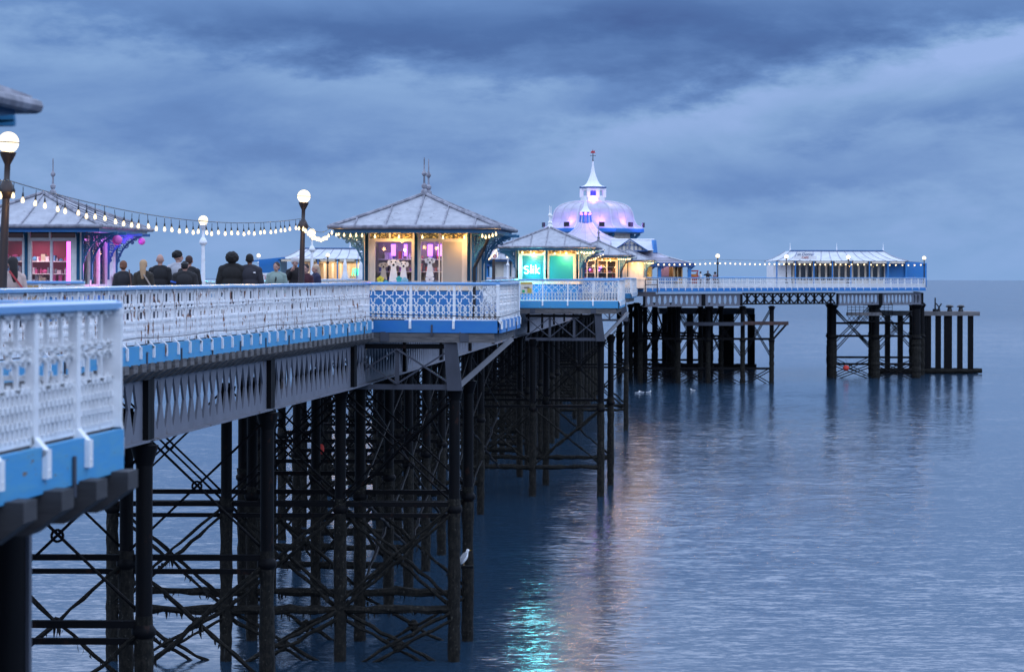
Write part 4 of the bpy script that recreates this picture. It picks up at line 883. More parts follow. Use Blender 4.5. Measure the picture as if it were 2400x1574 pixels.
# ---------------------------------------------------------------- string lights
BM_ = MB().lathe([(.006, .055), (.012, .04), (.024, .010), (.034, -.025), (.034, -.045), (.022, -.068), (.004, -.075)], 8).mesh('bulb', M['bulb'], True)
BF_ = MB().ball((0, 0, -.04), .07, 6).mesh('bulb', M['farbulb'], True)
HOLD = MB().tube([(0, 0, .24), (0, 0, .10)], .007, 5).lathe([(.018, .04), (.021, .07), (.017, .12), (.008, .13)], 8).mesh('lamp_holder', M['black'], True)
def string(label, a, b, sag, n, drop=.22, holders=False, far=False, group='strings of warm bulbs', jit=.12, scale=1, pw=2.2):
    a, b = Vector(a), Vector(b); t = thing('string_lights', label, 'string lights', a, 0, group); P = []
    for k in range(31): q = k/30; P.append((b-a)*q-Vector((0, 0, 4*sag*q*(1-q))))
    MB().tube(P, .009 if not far else .014, 5).build('cable', M['black'], t)
    for k in range(n):
        q = (k+.5+random.uniform(-jit, jit)*3*(.5 if holders else .3))/n; q = min(max(q, .01), .99); p = (b-a)*q-Vector((0, 0, 4*sag*q*(1-q)+drop+random.uniform(-.02, .02)))
        bo = link('bulb', BF_ if far else BM_, t, p); bo.scale = (scale,)*3
        if holders: link('lamp_holder', HOLD, bo, (0, 0, 0)); bo.rotation_euler = (random.uniform(-.1, .1), random.uniform(-.1, .1), 0)
        if k % 3 == 1: light('bulb_light', 'POINT', p-Vector((0, 0, .15)), pw*3, (1, .54, .18), .05, t)
def lp(px, y, D): return W(px, y, D)
l0, l1 = lp(14, 421, 38.4), lp(708, 512, 62.2)
string('long string of warm bulbs from the left edge lamp to the dark leaning lamp', l0, l1, .34, 40, holders=True, scale=.85)
string('short piece of bulb string leaving the left edge lamp out of the frame', lp(14, 424, 38.4), (R(16), 16, EYE+1.55), .3, 34, holders=True)
e1 = Vector(tm(k1, -2.66, -3.35, EV+.02)); e2 = Vector(tm(k1, -HW, -HL-.35, EV-.05)); e3 = Vector(tm(k1, HW+.25, -HL-.4, EV-.1)); e4 = Vector(tm(k1, 2.62, -3.2, EV-.02))
string('string of warm bulbs from the leaning lamp to the left eave of the middle shop', l1, e1, .22, 13, .20)
string('warm bulbs tucked under the left eave of the middle shop', e1, e2, .03, 6, .12)
string('five warm bulbs across the top of the dog cut-out windows', e2, e3, .02, 5, .12, pw=9)
string('bright cluster of bulbs under the right eave corner of the middle shop', Vector(tm(k1, 2.1, -3.2, EV-.10)), e4, .05, 5, .10)
string('bulbs along the walkway side of the middle shop eave', Vector(tm(k1, -2.55, -3.2, EV-.02)), Vector(tm(k1, -2.55, 3.2, EV-.02)), .08, 7, .12)
l3 = lp(1164, 574, 114.4)
string('bulb string rising from behind the middle shop to the lamp with the sign', lp(1100, 604, 92), l3, .25, 24, .22, scale=.8, group='bulb strings round the signed lamp')
q1 = Vector(tm(k2, -2.62, -3.3, EV+.0))
string('bulb string from the lamp with the sign to the neon shop', l3, q1, .28, 18, .22, scale=.8, group='bulb strings round the signed lamp')
def eaves(k, lab, n=6, c=5):
    string('row of bulbs across the front of '+lab, Vector(tm(k, -HW, -HL-.4, EV-.05)), Vector(tm(k, HW+.3, -HL-.4, EV-.08)), .03, n, .12, far=True, scale=.8, pw=26)
    string('knot of bulbs at the right eave corner of '+lab, Vector(tm(k, 1.8, -3.1, EV-.06)), Vector(tm(k, 2.62, -3.3, EV-.04)), .03, c, .12, far=True, scale=.8, pw=30)
eaves(k2, 'the neon sign shop'); eaves(k3, 'the third shop, full of ornaments'); eaves(k4, 'the plain cream shop')
string('bulb string between the neon shop and the third shop', Vector(tm(k2, 2.85, 3.4, EV)), Vector(tm(k3, -2.85, -3.4, EV)), .4, 24, .2, far=True, scale=.5)
lr = [lp(1537, 611, 246), lp(1682, 608, 258.5), lp(1843, 610, 265.4), lp(1988, 611, 271.2), lp(2165, 613, 281)]
nmz = ['from the plain cream shop to the lamp beside the four far visitors', 'from that far lamp to the left end of the right-hand cafe', 'across the left half of the right-hand cafe', 'across the right half of the cafe and its blue wall']
for i, n in enumerate((12, 14, 12, 12)): string('far bulbs '+nmz[i], lr[i], lr[i+1], .05, n, .35, far=True, jit=.04, scale=1.2)
# ---------------------------------------------------------------- pavilion, tent roof and cafes
def px_r(half, D): return half*D/F
def pavilion():
    D = 290; c = W(1389, 643, D); t = thing('pavilion', 'large white ribbed dome pavilion lit violet with lantern and tall spire', 'pavilion', (c.x, D, DECK))
    z = lambda y: W(1389, y, D).z-DECK; r = lambda h: px_r(h, D)/math.cos(PI/8)*.98
    prof = [(117, 536), (110, 533.5), (104, 530.5), (98.5, 523), (95.5, 515), (94, 507), (92, 499), (88, 491), (82, 485.5), (72, 480), (58, 476), (44, 473.5), (28, 471.5)]
    n = 8; dm = MB().lathe([(r(h), z(y)) for h, y in prof], n, rot=PI/8).build('dome', M['dome'], t)
    rb = MB()
    for k in range(8):
        a0 = PI/8+k*PI/4
        for s in range(3):
            pts = []
            for h, y in prof:
                p0 = Vector((math.cos(a0), math.sin(a0)))*r(h); p1 = Vector((math.cos(a0+PI/4), math.sin(a0+PI/4)))*r(h); p = p0.lerp(p1, s/3); pts.append((p.x*1.004, p.y*1.004, z(y)+.03))
            rb.tube(pts, .09 if s == 0 else .045, 5)
    rb.build('rib', M['pale_metal'], dm)
    MB().lathe([(r(112), z(548)), (r(120), z(545)), (r(120.5), z(537.5)), (r(117), z(536))], 8, rot=PI/8).build('cornice', M['blue'], t)
    MB().lathe([(r(92), -.0), (r(92), z(548))], 8, rot=PI/8).build('wall', M['cream'], t)
    for k in range(8):
        a = PI/8+k*PI/4; mb = MB(); o = Vector((math.cos(a), math.sin(a), 0)); b = o*r(92)
        mb.bar(b+Vector((0,0,z(600))), b+Vector((0,0,z(549))), .5, .5); mb.bar(b+Vector((0,0,z(565))), o*r(110)+Vector((0,0,z(549))), .25, .25); mb.build('bracket', M['teal'], t)
    MB().lathe([(r(28.5), z(473)), (r(28.5), z(464)), (r(27), z(463)), (r(27), z(462))], 8, rot=PI/8).build('lantern_base', M['white'], t)
    ln = MB()
    for k in range(8):
        a = PI/8+k*PI/4; p = Vector((math.cos(a), math.sin(a), 0))*r(27); q = Vector((math.cos(a+PI/4), math.sin(a+PI/4), 0))*r(27)
        ln.bar(p+Vector((0,0,z(463))), p+Vector((0,0,z(442))), .42, .42); ln.bar(p+Vector((0,0,z(444.2))), q+Vector((0,0,z(444.2))), .12, .30); ln.bar(p+Vector((0,0,z(461.5))), q+Vector((0,0,z(461.5))), .12, .22)
        for s in (0, 1):       # arched heads
            for i in range(4):
                a1, a2 = s*PI/2+i*PI/8, s*PI/2+(i+1)*PI/8; f = lambda g: p.lerp(q, .5)+(q-p)*(.38*math.cos(g))+Vector((0, 0, z(452)+.42*math.sin(g))); ln.bar(f(a1), f(a2), .1, .1)
    ln.build('lantern_frame', M['white'], t)
    MB().lathe([(r(12), z(463)), (r(12), z(444))], 8).build('lantern_core', M['navy'], t)
    MB().lathe([(r(30), z(441.5)), (r(32), z(440.8)), (r(32), z(438.2)), (r(31), z(437.8))], 8, rot=PI/8).build('lantern_cornice', M['navy'], t)
    MB().lathe([(r(31), z(437.8)), (r(22), z(436)), (r(16), z(431)), (r(12), z(424)), (r(8), z(414)), (r(5), z(404)), (r(2.6), z(390)), (r(1.6), z(378))], 8, rot=PI/8).build('spire', M['white'], t)
    fn = MB().lathe([(.07, z(380)), (.07, z(377)), (.12, z(376)), (.05, z(374)), (.04, z(358)), (.02, z(350))], 6); fn.tube([(-.35, 0, z(365)), (.35, 0, z(365))], .03, 5).tube([(0, -.35, z(365)), (0, .35, z(365))], .03, 5); fn.build('weather_vane', M['black'], t)
    mb = MB(); P = [(-.30, 359), (.32, 359), (.22, 357), (.25, 352), (.08, 355), (0, 351.5), (-.12, 354), (-.24, 355.5)]
    P = [(x, z(y)) for x, y in P]; k = len(P); mb.add([(x, -.04, zz) for x, zz in P]+[(x, .04, zz) for x, zz in P], [tuple(range(k)), tuple(range(k, 2*k))[::-1]]+[(i, (i+1) % k, k+(i+1) % k, k+i) for i in range(k)]); mb.build('vane_figure', M['red'], t)
    # floodlights on the cornice
    for i, (ang, lb) in enumerate(((-90-32, 'black floodlight at the left of the dome cornice'), (-90+8, 'black box floodlight on the cornice under the middle of the dome'), (-90+45, 'tilted black floodlight on the right of the dome cornice'), (-90-75, 'hidden-side floodlight at the far left of the dome cornice'), (-90+80, 'black floodlight at the far right end of the dome cornice'))):
        a = math.radians(ang); p = Vector((c.x+math.cos(a)*r(113), D+math.sin(a)*r(113), DECK+z(535)+.1)); f = thing('floodlight', lb, 'floodlight', p, a+PI/2, 'floodlights on the dome')
        MB().box((-.32, -.12, 0), (.32, .12, .55)).build('body', M['black'], f); MB().box((-.26, .121, .05), (.26, .135, .5)).build('lens', M['purple_lit'], f)
        tg = Vector((c.x+math.cos(a)*r(88), D+math.sin(a)*r(88), DECK+z(512)))
        light('violet_flood_and_fill', 'SPOT', p-Vector((math.cos(a)*.4, math.sin(a)*.4, -.4)), 260, (.42, .16, 1), .3, None, tg, 100)
    for a in (-2.5, -1.95, -1.25, -.6): light('violet_flood_and_fill', 'POINT', (c.x+math.cos(a)*r(124), D+math.sin(a)*r(124), DECK+z(528)), 110, (.36, .18, 1), .6)  # extra fill points without fixtures, added to tint the dome more violet
    light('violet_flood_and_fill', 'POINT', (c.x, D-r(34), DECK+z(466)), 60, (.6, .22, 1), .2)
    light('violet_flood_and_fill', 'POINT', (c.x, D-r(19), DECK+z(452)), 40, (.6, .15, 1), .2)
    light('violet_flood_and_fill', 'POINT', (c.x+r(40), D-r(60), DECK+z(470)), 25, (.6, .3, 1), .3)
pavilion()
def arcade():
    D = 265; c = W(1372, 643, D); t = thing('arcade', 'entrance building with sweeping pale tent roof and small violet lantern in front of the dome', 'building', (c.x, D, DECK))
    z = lambda y: W(1372, y, D).z-DECK; r = lambda h: px_r(h, D)
    prof = [(14, 522), (16, 524), (24, 536), (37, 547), (56, 556.6), (75, 563), (110, 575.5), (142, 587.5), (185, 604), (239, 618)]
    mb = MB(); k = len(prof); vs = []
    for h, y in prof: a = r(h); d = min(a, 8.8) if h > 100 else a; vs += [(-a, -d, z(y)), (a, -d, z(y)), (a, d, z(y)), (-a, d, z(y))]
    mb.add(vs, [(i*4+s, i*4+(s+1) % 4, i*4+4+(s+1) % 4, i*4+4+s) for i in range(k-1) for s in range(4)]); rf = mb.build('roof', M['dome'], t)
    sm = MB()
    for i in range(k-1):
        for s in range(4):
            sm.tube([vs[i*4+s], vs[i*4+4+s]], .09, 5)
        for q in (.15, .3, .5, .7, .85):
            for s in range(4):
                a0 = Vector(vs[i*4+s]).lerp(Vector(vs[i*4+(s+1) % 4]), q); a1 = Vector(vs[i*4+4+s]).lerp(Vector(vs[i*4+4+(s+1) % 4]), q); sm.tube([a0+Vector((0,0,.02)), a1+Vector((0,0,.02))], .04, 5)
    sm.build('roof_roll', M['pale_metal'], rf)
    w, d = r(239), 8.8
    bb = MB()
    for a, b in (((-w, -d), (w, -d)), ((w, -d), (w, d)), ((w, d), (-w, d)), ((-w, d), (-w, -d))): bb.bar((a[0], a[1], z(620.5)), (b[0], b[1], z(620.5)), .18, .42)
    bb.build('eaves_beam', M['navy'], t)
    for x in (-w+.4, -w/2, 0, w/2, w-.4, w*.68):
        for y in (-d+.4, d-.4):
            MB().box((x-.18, y-.18, 0), (x+.18, y+.18, z(621))).bar((x, y, z(632)), (x+(.6 if x > 0 else -.6), y, z(622)), .18, .18).build('post', M['blue'], t)
    MB().box((-w+3.2, -d+2.6, 0), (w-4.2, d-2, z(621))).build('wall', M['cream'], t)
    for x in (w-6.0, w-8.6, w-11.2): MB().box((x, -d+2.53, .9), (x+1.7, -d+2.59, 2.6)).build('window', M['goldglass'], t)
    # lantern
    MB().lathe([(r(16), z(523.5)), (r(17), z(522)), (r(16), z(520.5))], 8, rot=PI/8).build('lantern_sill', M['navy'], t)
    lm = MB()
    for q in range(8):
        a = PI/8+q*PI/4; lm.bar((math.cos(a)*r(14.5), math.sin(a)*r(14.5), z(521)), (math.cos(a)*r(11.5), math.sin(a)*r(11.5), z(499)), .14, .14)
    lm.build('lantern_post', M['blue'], t); MB().lathe([(r(13), z(501)), (r(15), z(498.5)), (r(15), z(497))], 8, rot=PI/8).build('lantern_cornice', M['navy'], t)
    MB().lathe([(r(15.5), z(497)), (r(11), z(493)), (r(7), z(488)), (r(4.5), z(482)), (r(2.6), z(474)), (r(1), z(462))], 8, rot=PI/8).build('spire', M['white'], t)
    MB().lathe([(r(5), z(521)), (r(5), z(500))], 8).build('lantern_core', M['sky_glass'], t)
    for a in (-.9, 0, .9): MB().ball((math.sin(a)*r(12), -math.cos(a)*r(12), z(500.5)), .18, 6).build('violet_lamp', M['purple_lit'], t)
    light('violet_flood_and_fill', 'POINT', (c.x, D, DECK+z(510)), 50, (.40, .12, 1), .3); light('violet_flood_and_fill', 'POINT', (c.x+.5, D-r(28), DECK+z(520)), 55, (.55, .25, 1), .5); light('violet_flood_and_fill', 'POINT', (c.x+r(32), D-r(40), DECK+z(528)), 55, (.55, .25, 1), .5)
    # dormer with the ridge along the pier head and the glazed gable towards the viewer
    g = lambda px, y, DD=258: W(px, y, DD)-Vector((c.x, D, DECK))
    a, b = g(1432, 562), g(1529, 562); zt, ze = a.z, g(1432, 587).z; y0 = a.y
    mb = MB(); mb.quad((a.x, y0, zt), (b.x, y0, zt), (b.x, y0-2.2, ze), (a.x, y0-2.2, ze)); mb.quad((a.x, y0, zt), (b.x, y0, zt), (b.x, y0+2.2, ze), (a.x, y0+2.2, ze)); mb.quad((a.x, y0-2.2, ze), (b.x, y0-2.2, ze), (b.x, y0+2.2, ze), (a.x, y0+2.2, ze))
    mb.quad((b.x, y0-2.2, ze), (b.x, y0, zt), (b.x, y0+2.2, ze)); mb.build('dormer_roof', M['pale_metal'], t)
    MB().tube([(a.x, y0, zt+.04), (b.x+.2, y0, zt+.04)], .09, 6).build('dormer_ridge', M['white'], t)
    for i in range(4): x = b.x-.1+i*.14; MB().bar((x, y0-1.2+i*.3, zt-.05), (x+.12, y0-2.2+i*.5, ze-.25), .1, .16).build('dormer_post', M['blue'], t)
    ga, gl_, gr = g(1476.5, 563.5, 254.6), g(1436, 588, 254.6), g(1518, 588, 254.6)
    MB().quad(gl_, gr, ga).build('gable_window', M['cream'], t)
    bb = MB(); f = Vector((0, -.12, 0)); bb.bar(gl_+f, ga+f+Vector((0,0,.12)), .12, .30, (0,1,0)); bb.bar(ga+f+Vector((0,0,.12)), gr+f, .12, .30, (0,1,0)); bb.bar(gl_+f, gr+f, .12, .2, (0,1,0)); bb.build('barge_board', M['navy'], t)
    gb = MB()
    for px in (1448, 1458, 1467, 1476.5, 1486, 1495, 1505): 
        q = (px-1436)/82; top = gl_.lerp(gr, q).z+(ga.z-gl_.z)*(1-abs(q-.5)*2)-.05; p = gl_.lerp(gr, q); gb.box((p.x-.04, p.y-.06, p.z), (p.x+.04, p.y-.02, max(top, p.z+.05)))
    p1, p2 = g(1456, 574.5, 254.6), g(1497, 574.5, 254.6); gb.box((p1.x, p1.y-.07, p1.z-.04), (p2.x, p2.y-.03, p1.z+.04)); gb.build('glazing_bar', M['navy'], t)
    mb = MB(); R1 = ga+Vector((0, 3.6, 0))
    mb.quad(gl_, ga, R1, gl_+Vector((0, 3.6, 0))); mb.quad(ga, gr, gr+Vector((0, 3.6, 0)), R1); mb.build('gable_roof', M['pale_metal'], t)
    light('warm_light', 'AREA', (c.x+w-6, D-d+1.2, DECK+z(624)), 60, (1, .72, .42), 2.5); light('warm_light', 'AREA', (c.x+w-12, D-d+1.2, DECK+z(624)), 60, (1, .72, .42), 2.5)
    # open-fronted booth
    b = thing('booth', 'open-fronted booth with a blue ledge under the tent roof at the pier head', 'booth', (WX(1543, 257), 256.5, DECK)); bw = WX(1582, 257)-WX(1543, 257)
    MB().box((0, 0, 0), (bw, .1, .75)).box((0, -.3, .75), (bw+.2, .1, .95)).build('counter', M['blue'], b); MB().box((0, 2.2, 0), (bw+.9, 2.3, 2.6)).build('back_wall', M['wood'], b); MB().box((bw-.2, 0, 0), (bw-.02, 2.2, 2.6)).build('side_wall', M['wood'], b)
    MB().box((.25, 2.1, 1.2), (bw*.7, 2.18, 2.4)).build('display_board', cmat((.5, .35, .6)), b); light('booth_light', 'POINT', (bw/2, 1, 2.4), 26, (1, .75, .6), .15, b)
    h = thing('ticket_hut', 'small plywood hut beside the open-fronted booth', 'hut', (WX(1586, 257), 256.5, DECK)); MB().box((0, 0, 0), (.6, 1.2, 1.1)).box((0, 0, 1.1), (.12, 1.2, 2.3)).box((.48, 0, 1.1), (.6, 1.2, 2.3)).build('wall', M['wood'], h); MB().box((-.1, -.1, 2.3), (.72, 1.3, 2.42)).build('roof', M['wood'], h)
    rc = thing('ride_cart', 'red and orange covered cart by the end post of the tent roof', 'cart', (WX(1625, 257), 257.5, DECK)); MB().box((-.55, -.4, .35), (.5, .4, 1.2)).build('body', M['red'], rc); MB().box((-.6, -.45, 1.72), (.55, .45, 1.86)).box((-.55, -.4, 1.2), (-.48, -.33, 1.72)).box((.43, -.4, 1.2), (.5, -.33, 1.72)).build('canopy', M['red'], rc); MB().box((-.45, -.3, 1.2), (.4, .3, 1.45)).build('goods', cmat((.7, .25, .05)), rc)
    for x in (-.35, .3): m_ = MB().lathe([(.2, -.05), (.2, .05)], 12); m_.v = [(a, c2, b2+.2) for a, b2, c2 in m_.v]; m_.build('wheel', M['black'], rc, loc=(x, -.42, 0))
arcade()
def cafe(cx_px, D, mirror, label, warm):
    c = W(cx_px, 643, D); s = -1 if mirror else 1; t = thing('cafe', label, 'cafe', (c.x, D, DECK)); z = lambda y: W(1954, y, D if not mirror else 284).z-DECK; k = (D if not mirror else 284)/F
    X = lambda px: s*(px-1954)*k
    rows = [(-148, 152, 7.0, 612.0), (-133, 134, 5.6, 606.5), (-121, 121, 4.3, 599.5), (-108, 108, 2.6, 589)]
    mb = MB(); vs = []
    for x0, x1, d, y in rows: vs += [(s*x0*k, -d+.0, z(y)), (s*x1*k, -d, z(y)), (s*x1*k, d, z(y)), (s*x0*k, d, z(y))]
    mb.add(vs, [(i*4+q, i*4+(q+1) % 4, i*4+4+(q+1) % 4, i*4+4+q) for i in range(3) for q in range(4)]+[(0, 1, 2, 3), (12, 13, 14, 15)]); rf = mb.build('roof', M['pale_metal'], t)
    sm = MB()
    for i in range(3):
        for q in range(4): sm.tube([vs[i*4+q], vs[i*4+4+q]], .07, 5)
        for u in [j/12 for j in range(1, 12)]:
            a0 = Vector(vs[i*4]).lerp(Vector(vs[i*4+1]), u); a1 = Vector(vs[i*4+4]).lerp(Vector(vs[i*4+5]), u); sm.tube([a0, a1], .045, 5)
    sm.build('roof_roll', M['lead_seam'], rf)
    MB().box((s*-108*k if s > 0 else -108*k, -2.75, z(589)), (108*k, -2.45, z(586.8))).build('ridge_board', M['navy'], t)
    for px in (1846, 1954, 2062): MB().lathe([(.09, 0), (.05, .3), (.03, .6), (.01, .9)], 6, (X(px), -2.6, z(587))).build('finial', M['white'], t)
    a, b = sorted((X(1848), X(2059)))
    MB().box((a, -5.0, 0), (b, 5, .75)).box((a, -4.9, 2.55), (b, 5, z(612.5)-.02)).build('wall', M['plasterwarm'] if warm else M['cream'], t)
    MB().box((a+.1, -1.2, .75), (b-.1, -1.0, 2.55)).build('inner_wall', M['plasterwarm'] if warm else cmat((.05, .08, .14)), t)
    n = 14 if not warm else 12
    for i in range(n+1):
        x = a+(b-a)*i/n; MB().box((x-.11, -5.05, .75), (x+.11, -4.95, 2.55)).build('mullion', M['cream'], t)
    for i in range(n):
        x0, x1 = a+(b-a)*i/n+.11, a+(b-a)*(i+1)/n-.11
        if warm and i >= 7: MB().box((x0, -5.04, .75), (x1, -4.96, 2.55)).build('wall_panel', M['plasterwarm'], t); continue
        MB().box((x0, -5.01, .76), (x1, -4.99, 2.54)).build('window', M['glass'], t)
    ff = MB()
    e0, e1 = sorted((X(1806), X(2103)))
    for i in range(7): x = e0+(e1-e0)*i/7; ff.box((x+.25, -7.05, z(617)-.02), (x+(e1-e0)/7-.25, -6.95, z(613)))
    ff.build('sign_board', M['cream'] if not warm else M['plasterwarm'], t)
    for i in range(8):
        x = e0+(e1-e0)*i/7; MB().box((x-.07, -6.9, z(629)), (x+.07, -6.75, z(612))).box((x-.07, -6.9, 0), (x+.07, -6.76, z(629))).build('post', M['blue'], t)
    if not warm:
        a2, b2 = sorted((X(2059.5), X(2104))); MB().box((a2, -5.1, 0), (b2, 5, z(617))).build('blue_end_wall', M['blue'], t)
    bx0, bx1 = X(2104), X(2154)
    zt0, zt1 = z(612.3), z(616.5)
    if warm: bx1 = X(2150)
    pts = [(bx0, 0), (bx1, 0), (bx1, zt1), (bx0, zt0)]
    mb = MB(); y0, y1 = -5.4, 3; mb.add([(x, y0, q) for x, q in pts]+[(x, y1, q) for x, q in pts], [(0,1,2,3), (7,6,5,4), (0,1,5,4), (1,2,6,5), (2,3,7,6), (3,0,4,7)]); mb.build('blue_wing', M['blue'], t)
    if warm:
        mb = MB(); mb.bar((X(2090), -6.9, zt0+.12), (X(2164), -6.9, zt1-.05), .35, .18); mb.build('wing_eave', M['blue'], t)
    sx0, sx1 = sorted((X(1801), X(1843)))
    MB().box((sx0, -5.2, 0), (sx1, 2, 2.55)).build('white_shed', M['white'] if not warm else M['plasterwarm'], t)
    light('cafe_light', 'AREA', (c.x, D-3.2, DECK+2.5), 25 if not warm else 300, (1, .72, .42) if warm else (1, .8, .6), 6)
    if warm: 
        for q in (-6, -2, 2, 6): light('veranda_light', 'AREA', (c.x+q, D-6.2, DECK+2.75), 95, (1, .70, .38), 2)
    return t
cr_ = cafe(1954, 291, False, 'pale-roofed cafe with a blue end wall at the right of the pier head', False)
clf = cafe(824, 271, True, 'warmly lit pale-roofed cafe with a blue wing at the far left of the pier head', True)
for i, (dx_, z_, m_) in enumerate(((1.6, 1.5, 'green_neon'), (4.4, 1.5, 'red_neon'))):
    s2 = thing('window_neon', ['green neon scribble in a window of the far left cafe', 'red neon sign in a window of the far left cafe'][i], 'neon sign', (WX(833+ (50 if i else 0), 265.9), 265.85, DECK+1.7))
    for k in range(3): MB().tube([(-.35+k*.3, 0, -.5), (-.25+k*.3, 0, .3), (-.1+k*.3, 0, .3), (-.15+k*.3, 0, -.3)] if i == 0 else [(-.4, 0, -.4+k*.35), (.4, 0, -.4+k*.35)], .05, 5).build('tube', M[m_], s2)
sg = thing('shop_sign', 'white sign board on the cafe roof reading Jon Dorree Cafe', 'sign', (W(1886, 600, 284).x, 283.6, W(1886, 606, 284).z))
MB().box((-1.35, -.05, -.1), (1.35, .03, .30)).build('board', M['white'], sg); MB().box((-.9, -.045, .30), (.8, .02, .78)).build('upper_board', M['white'], sg)
text('Jon Dorree', .48, 'navy', sg, (-.05, -.07, .36), shear=.3, name='writing', ext=.01); text('CAFE', .36, 'red', sg, (0, -.08, 0), name='writing', ext=.01)
tb = thing('notice_board', 'white board with red letters on the rail by the man in the green jumper', 'sign', (W(621, 650, 236).x, 236, W(621, 648, 236).z)); MB().box((-.8, -.03, -.4), (.9, .03, .35)).build('board', M['white'], tb); text('TIC', .6, 'red', tb, (.05, -.05, -.28), name='writing', ext=.01)
for i, px in enumerate((808.5, 845.5)):
    p = thing('parasol', ['closed white parasol, the left one before the far left cafe', 'closed white parasol, the right one before the far left cafe'][i], 'parasol', (WX(px, 258), 258, DECK), 0, 'closed parasols'); MB().lathe([(.05, 0), (.05, 2.9)], 8).build('pole', M['white'], p)
    MB().lathe([(.34, .7), (.38, .9), (.27, 1.4), (.20, 1.9), (.22, 2.2), (.13, 2.7), (.03, 2.95)], 10).build('canopy', M['white'], p, True); MB().lathe([(.3, 0), (.3, .1)], 10).build('foot', M['black'], p)
# ---------------------------------------------------------------- people
def person(label, x, D, h=1.75, face=0, top=(.02, .02, .025), legs=(.03, .035, .06), skin='skin', hair=None, hairc=(.03, .02, .015), sh=.195, arms=(None, None), bulk=1.0, far=False, head_turn=0, zb=None, loose=1.0, group='people on the walkway', extra=None, tilt=0):
    t = thing('person', label, 'person', (x, D, DECK if zb is None else zb), face, group); k = h/1.75
    V = lambda a, b, c: (a*k, b*k, c*k)
    HT = Matrix.Translation(V(0, .01, 1.52)) @ Matrix.Rotation(head_turn, 4, 'Z') @ Matrix.Rotation(tilt, 4, 'X')
    def H(a, b, c): return HT @ Vector(V(a*1.13, b*1.13, (c-.05)*1.13+.05))
    sh *= .93; J = {}
    for s, ar in ((-1, arms[0]), (1, arms[1])):
        J[s] = [V(s*sh, 0, 1.38)]+[V(*p) for p in (ar or [(s*(sh+.055*bulk), -.01, 1.12), (s*(sh+.05*bulk), .08, .87)])]
    def rem(mb, name, m, vox, sm=2, parent=t):
        o = mb.build(name, m, parent, True); r = o.modifiers.new('remesh', 'REMESH'); r.mode = 'VOXEL'; r.voxel_size = vox; r.use_smooth_shade = True
        if sm: s = o.modifiers.new('smooth', 'SMOOTH'); s.iterations = sm; s.factor = .5
        return o
    vox = .022 if far else .0105
    b = MB(); Rh = HT.to_3x3() @ Matrix.Scale(1.13, 3)
    b.ell(H(0, .0, .125), .076*k, .094*k, .105*k, 14, Rh); b.ell(H(0, .03, .06), .056*k, .062*k, .065*k, 12, Rh); b.ell(H(0, .095, .085), .014*k, .022*k, .026*k, 8, Rh); b.ell(H(0, .092, .055), .024*k, .010*k, .008*k, 8, Rh)
    b.ell(H(0, .075, .128), .05*k, .02*k, .014*k, 8, Rh)
    for s in (-1, 1): b.ell(H(s*.078, .0, .10), .012*k, .02*k, .032*k, 8, Rh)
    b.tube([V(0, -.01, 1.40), H(0, 0, .06)], [.06*k, .052*k], 12)
    b.ell(V(0, 0, 1.28), .155*bulk*k, .10*bulk*k, .20*k, 14); b.ell(V(0, 0, 1.06), .14*bulk*k, .10*bulk*k, .20*k, 14); b.ell(V(0, 0, .93), .155*bulk*k, .11*bulk*k, .13*k, 14)
    b.tube([V(-sh, 0, 1.42), V(0, 0, 1.44), V(sh, 0, 1.42)], [.05*k, .065*k, .05*k], 10)
    for s in (-1, 1):
        p = J[s]; b.tube([p[0], p[1], p[2]], [.048*k, .040*k, .027*k], 10)
        w = Vector(p[2]); d = (w-Vector(p[1])).normalized(); sd = d.cross(Vector((0, 1, 0))); sd = (sd if sd.length > .1 else Vector((1, 0, 0))).normalized(); nn = d.cross(sd)
        b.tube([w-d*.02, w+d*.045*k, w+d*.085*k], [.026*k, .034*k, .030*k], 8)
        if not far:
            for i, l in enumerate((.062, .075, .07, .055)):
                o = sd*(i-1.5)*.018*k; c0 = w+d*.08*k+o; c1 = c0+d*l*.5*k; c2 = c1+(d*.75+nn*.5)*l*.5*k; b.tube([c0, c1, c2], [.0095*k, .009*k, .0075*k], 6)
            b.tube([w+d*.02*k+sd*.025*k, w+d*.055*k+sd*.05*k, w+d*.09*k+sd*.052*k], [.013*k, .0105*k, .009*k], 6)
        b.tube([V(s*.085, 0, .92), V(s*.095, .01, .50), V(s*.10, -.01, .09)], [.082*bulk*k, .055*k, .038*k], 12); b.ell(V(s*.10, .06, .045), .042*k, .12*k, .04*k, 8)
    rem(b, 'body', M[skin], vox, 2)
    j = MB(); g = .018*loose; B = bulk
    j.ell(V(0, 0, 1.27), (.175*B+g)*k, (.115*B+g)*k, .22*k, 16); j.ell(V(0, 0, 1.06), (.165*B+g)*k, (.12*B+g)*k, .22*k, 16); j.ell(V(0, 0, .94), (.175*B+g)*k, (.13*B+g)*k, .14*k, 16)
    j.tube([V(-sh*.9, 0, 1.395), V(-sh*.5, 0, 1.435), V(0, -.005, 1.45), V(sh*.5, 0, 1.435), V(sh*.9, 0, 1.395)], [(.050+g)*k, (.056+g)*k, (.058+g)*k, (.056+g)*k, (.050+g)*k], 12)
    j.tube([V(0, -.01, 1.42), V(0, -.005, 1.48)], [.082*k, .064*k], 12)
    for s in (-1, 1):
        j.ell(V(s*(sh+.005), 0, 1.375), (.062+g)*k, (.066+g)*k, (.070+g)*k, 10)
        p = J[s]; m_ = [Vector(p[0]).lerp(Vector(p[1]), .5), Vector(p[1]).lerp(Vector(p[2]), .5)]
        j.tube([p[0], m_[0], p[1], m_[1], Vector(p[1]).lerp(Vector(p[2]), .95)], [(.058+g)*k, (.056+g)*k, (.05+g)*k, (.045+g)*k, (.036+g)*k], 12)
    rem(j, 'jacket', cmat(top, .85), vox*1.2, 3)
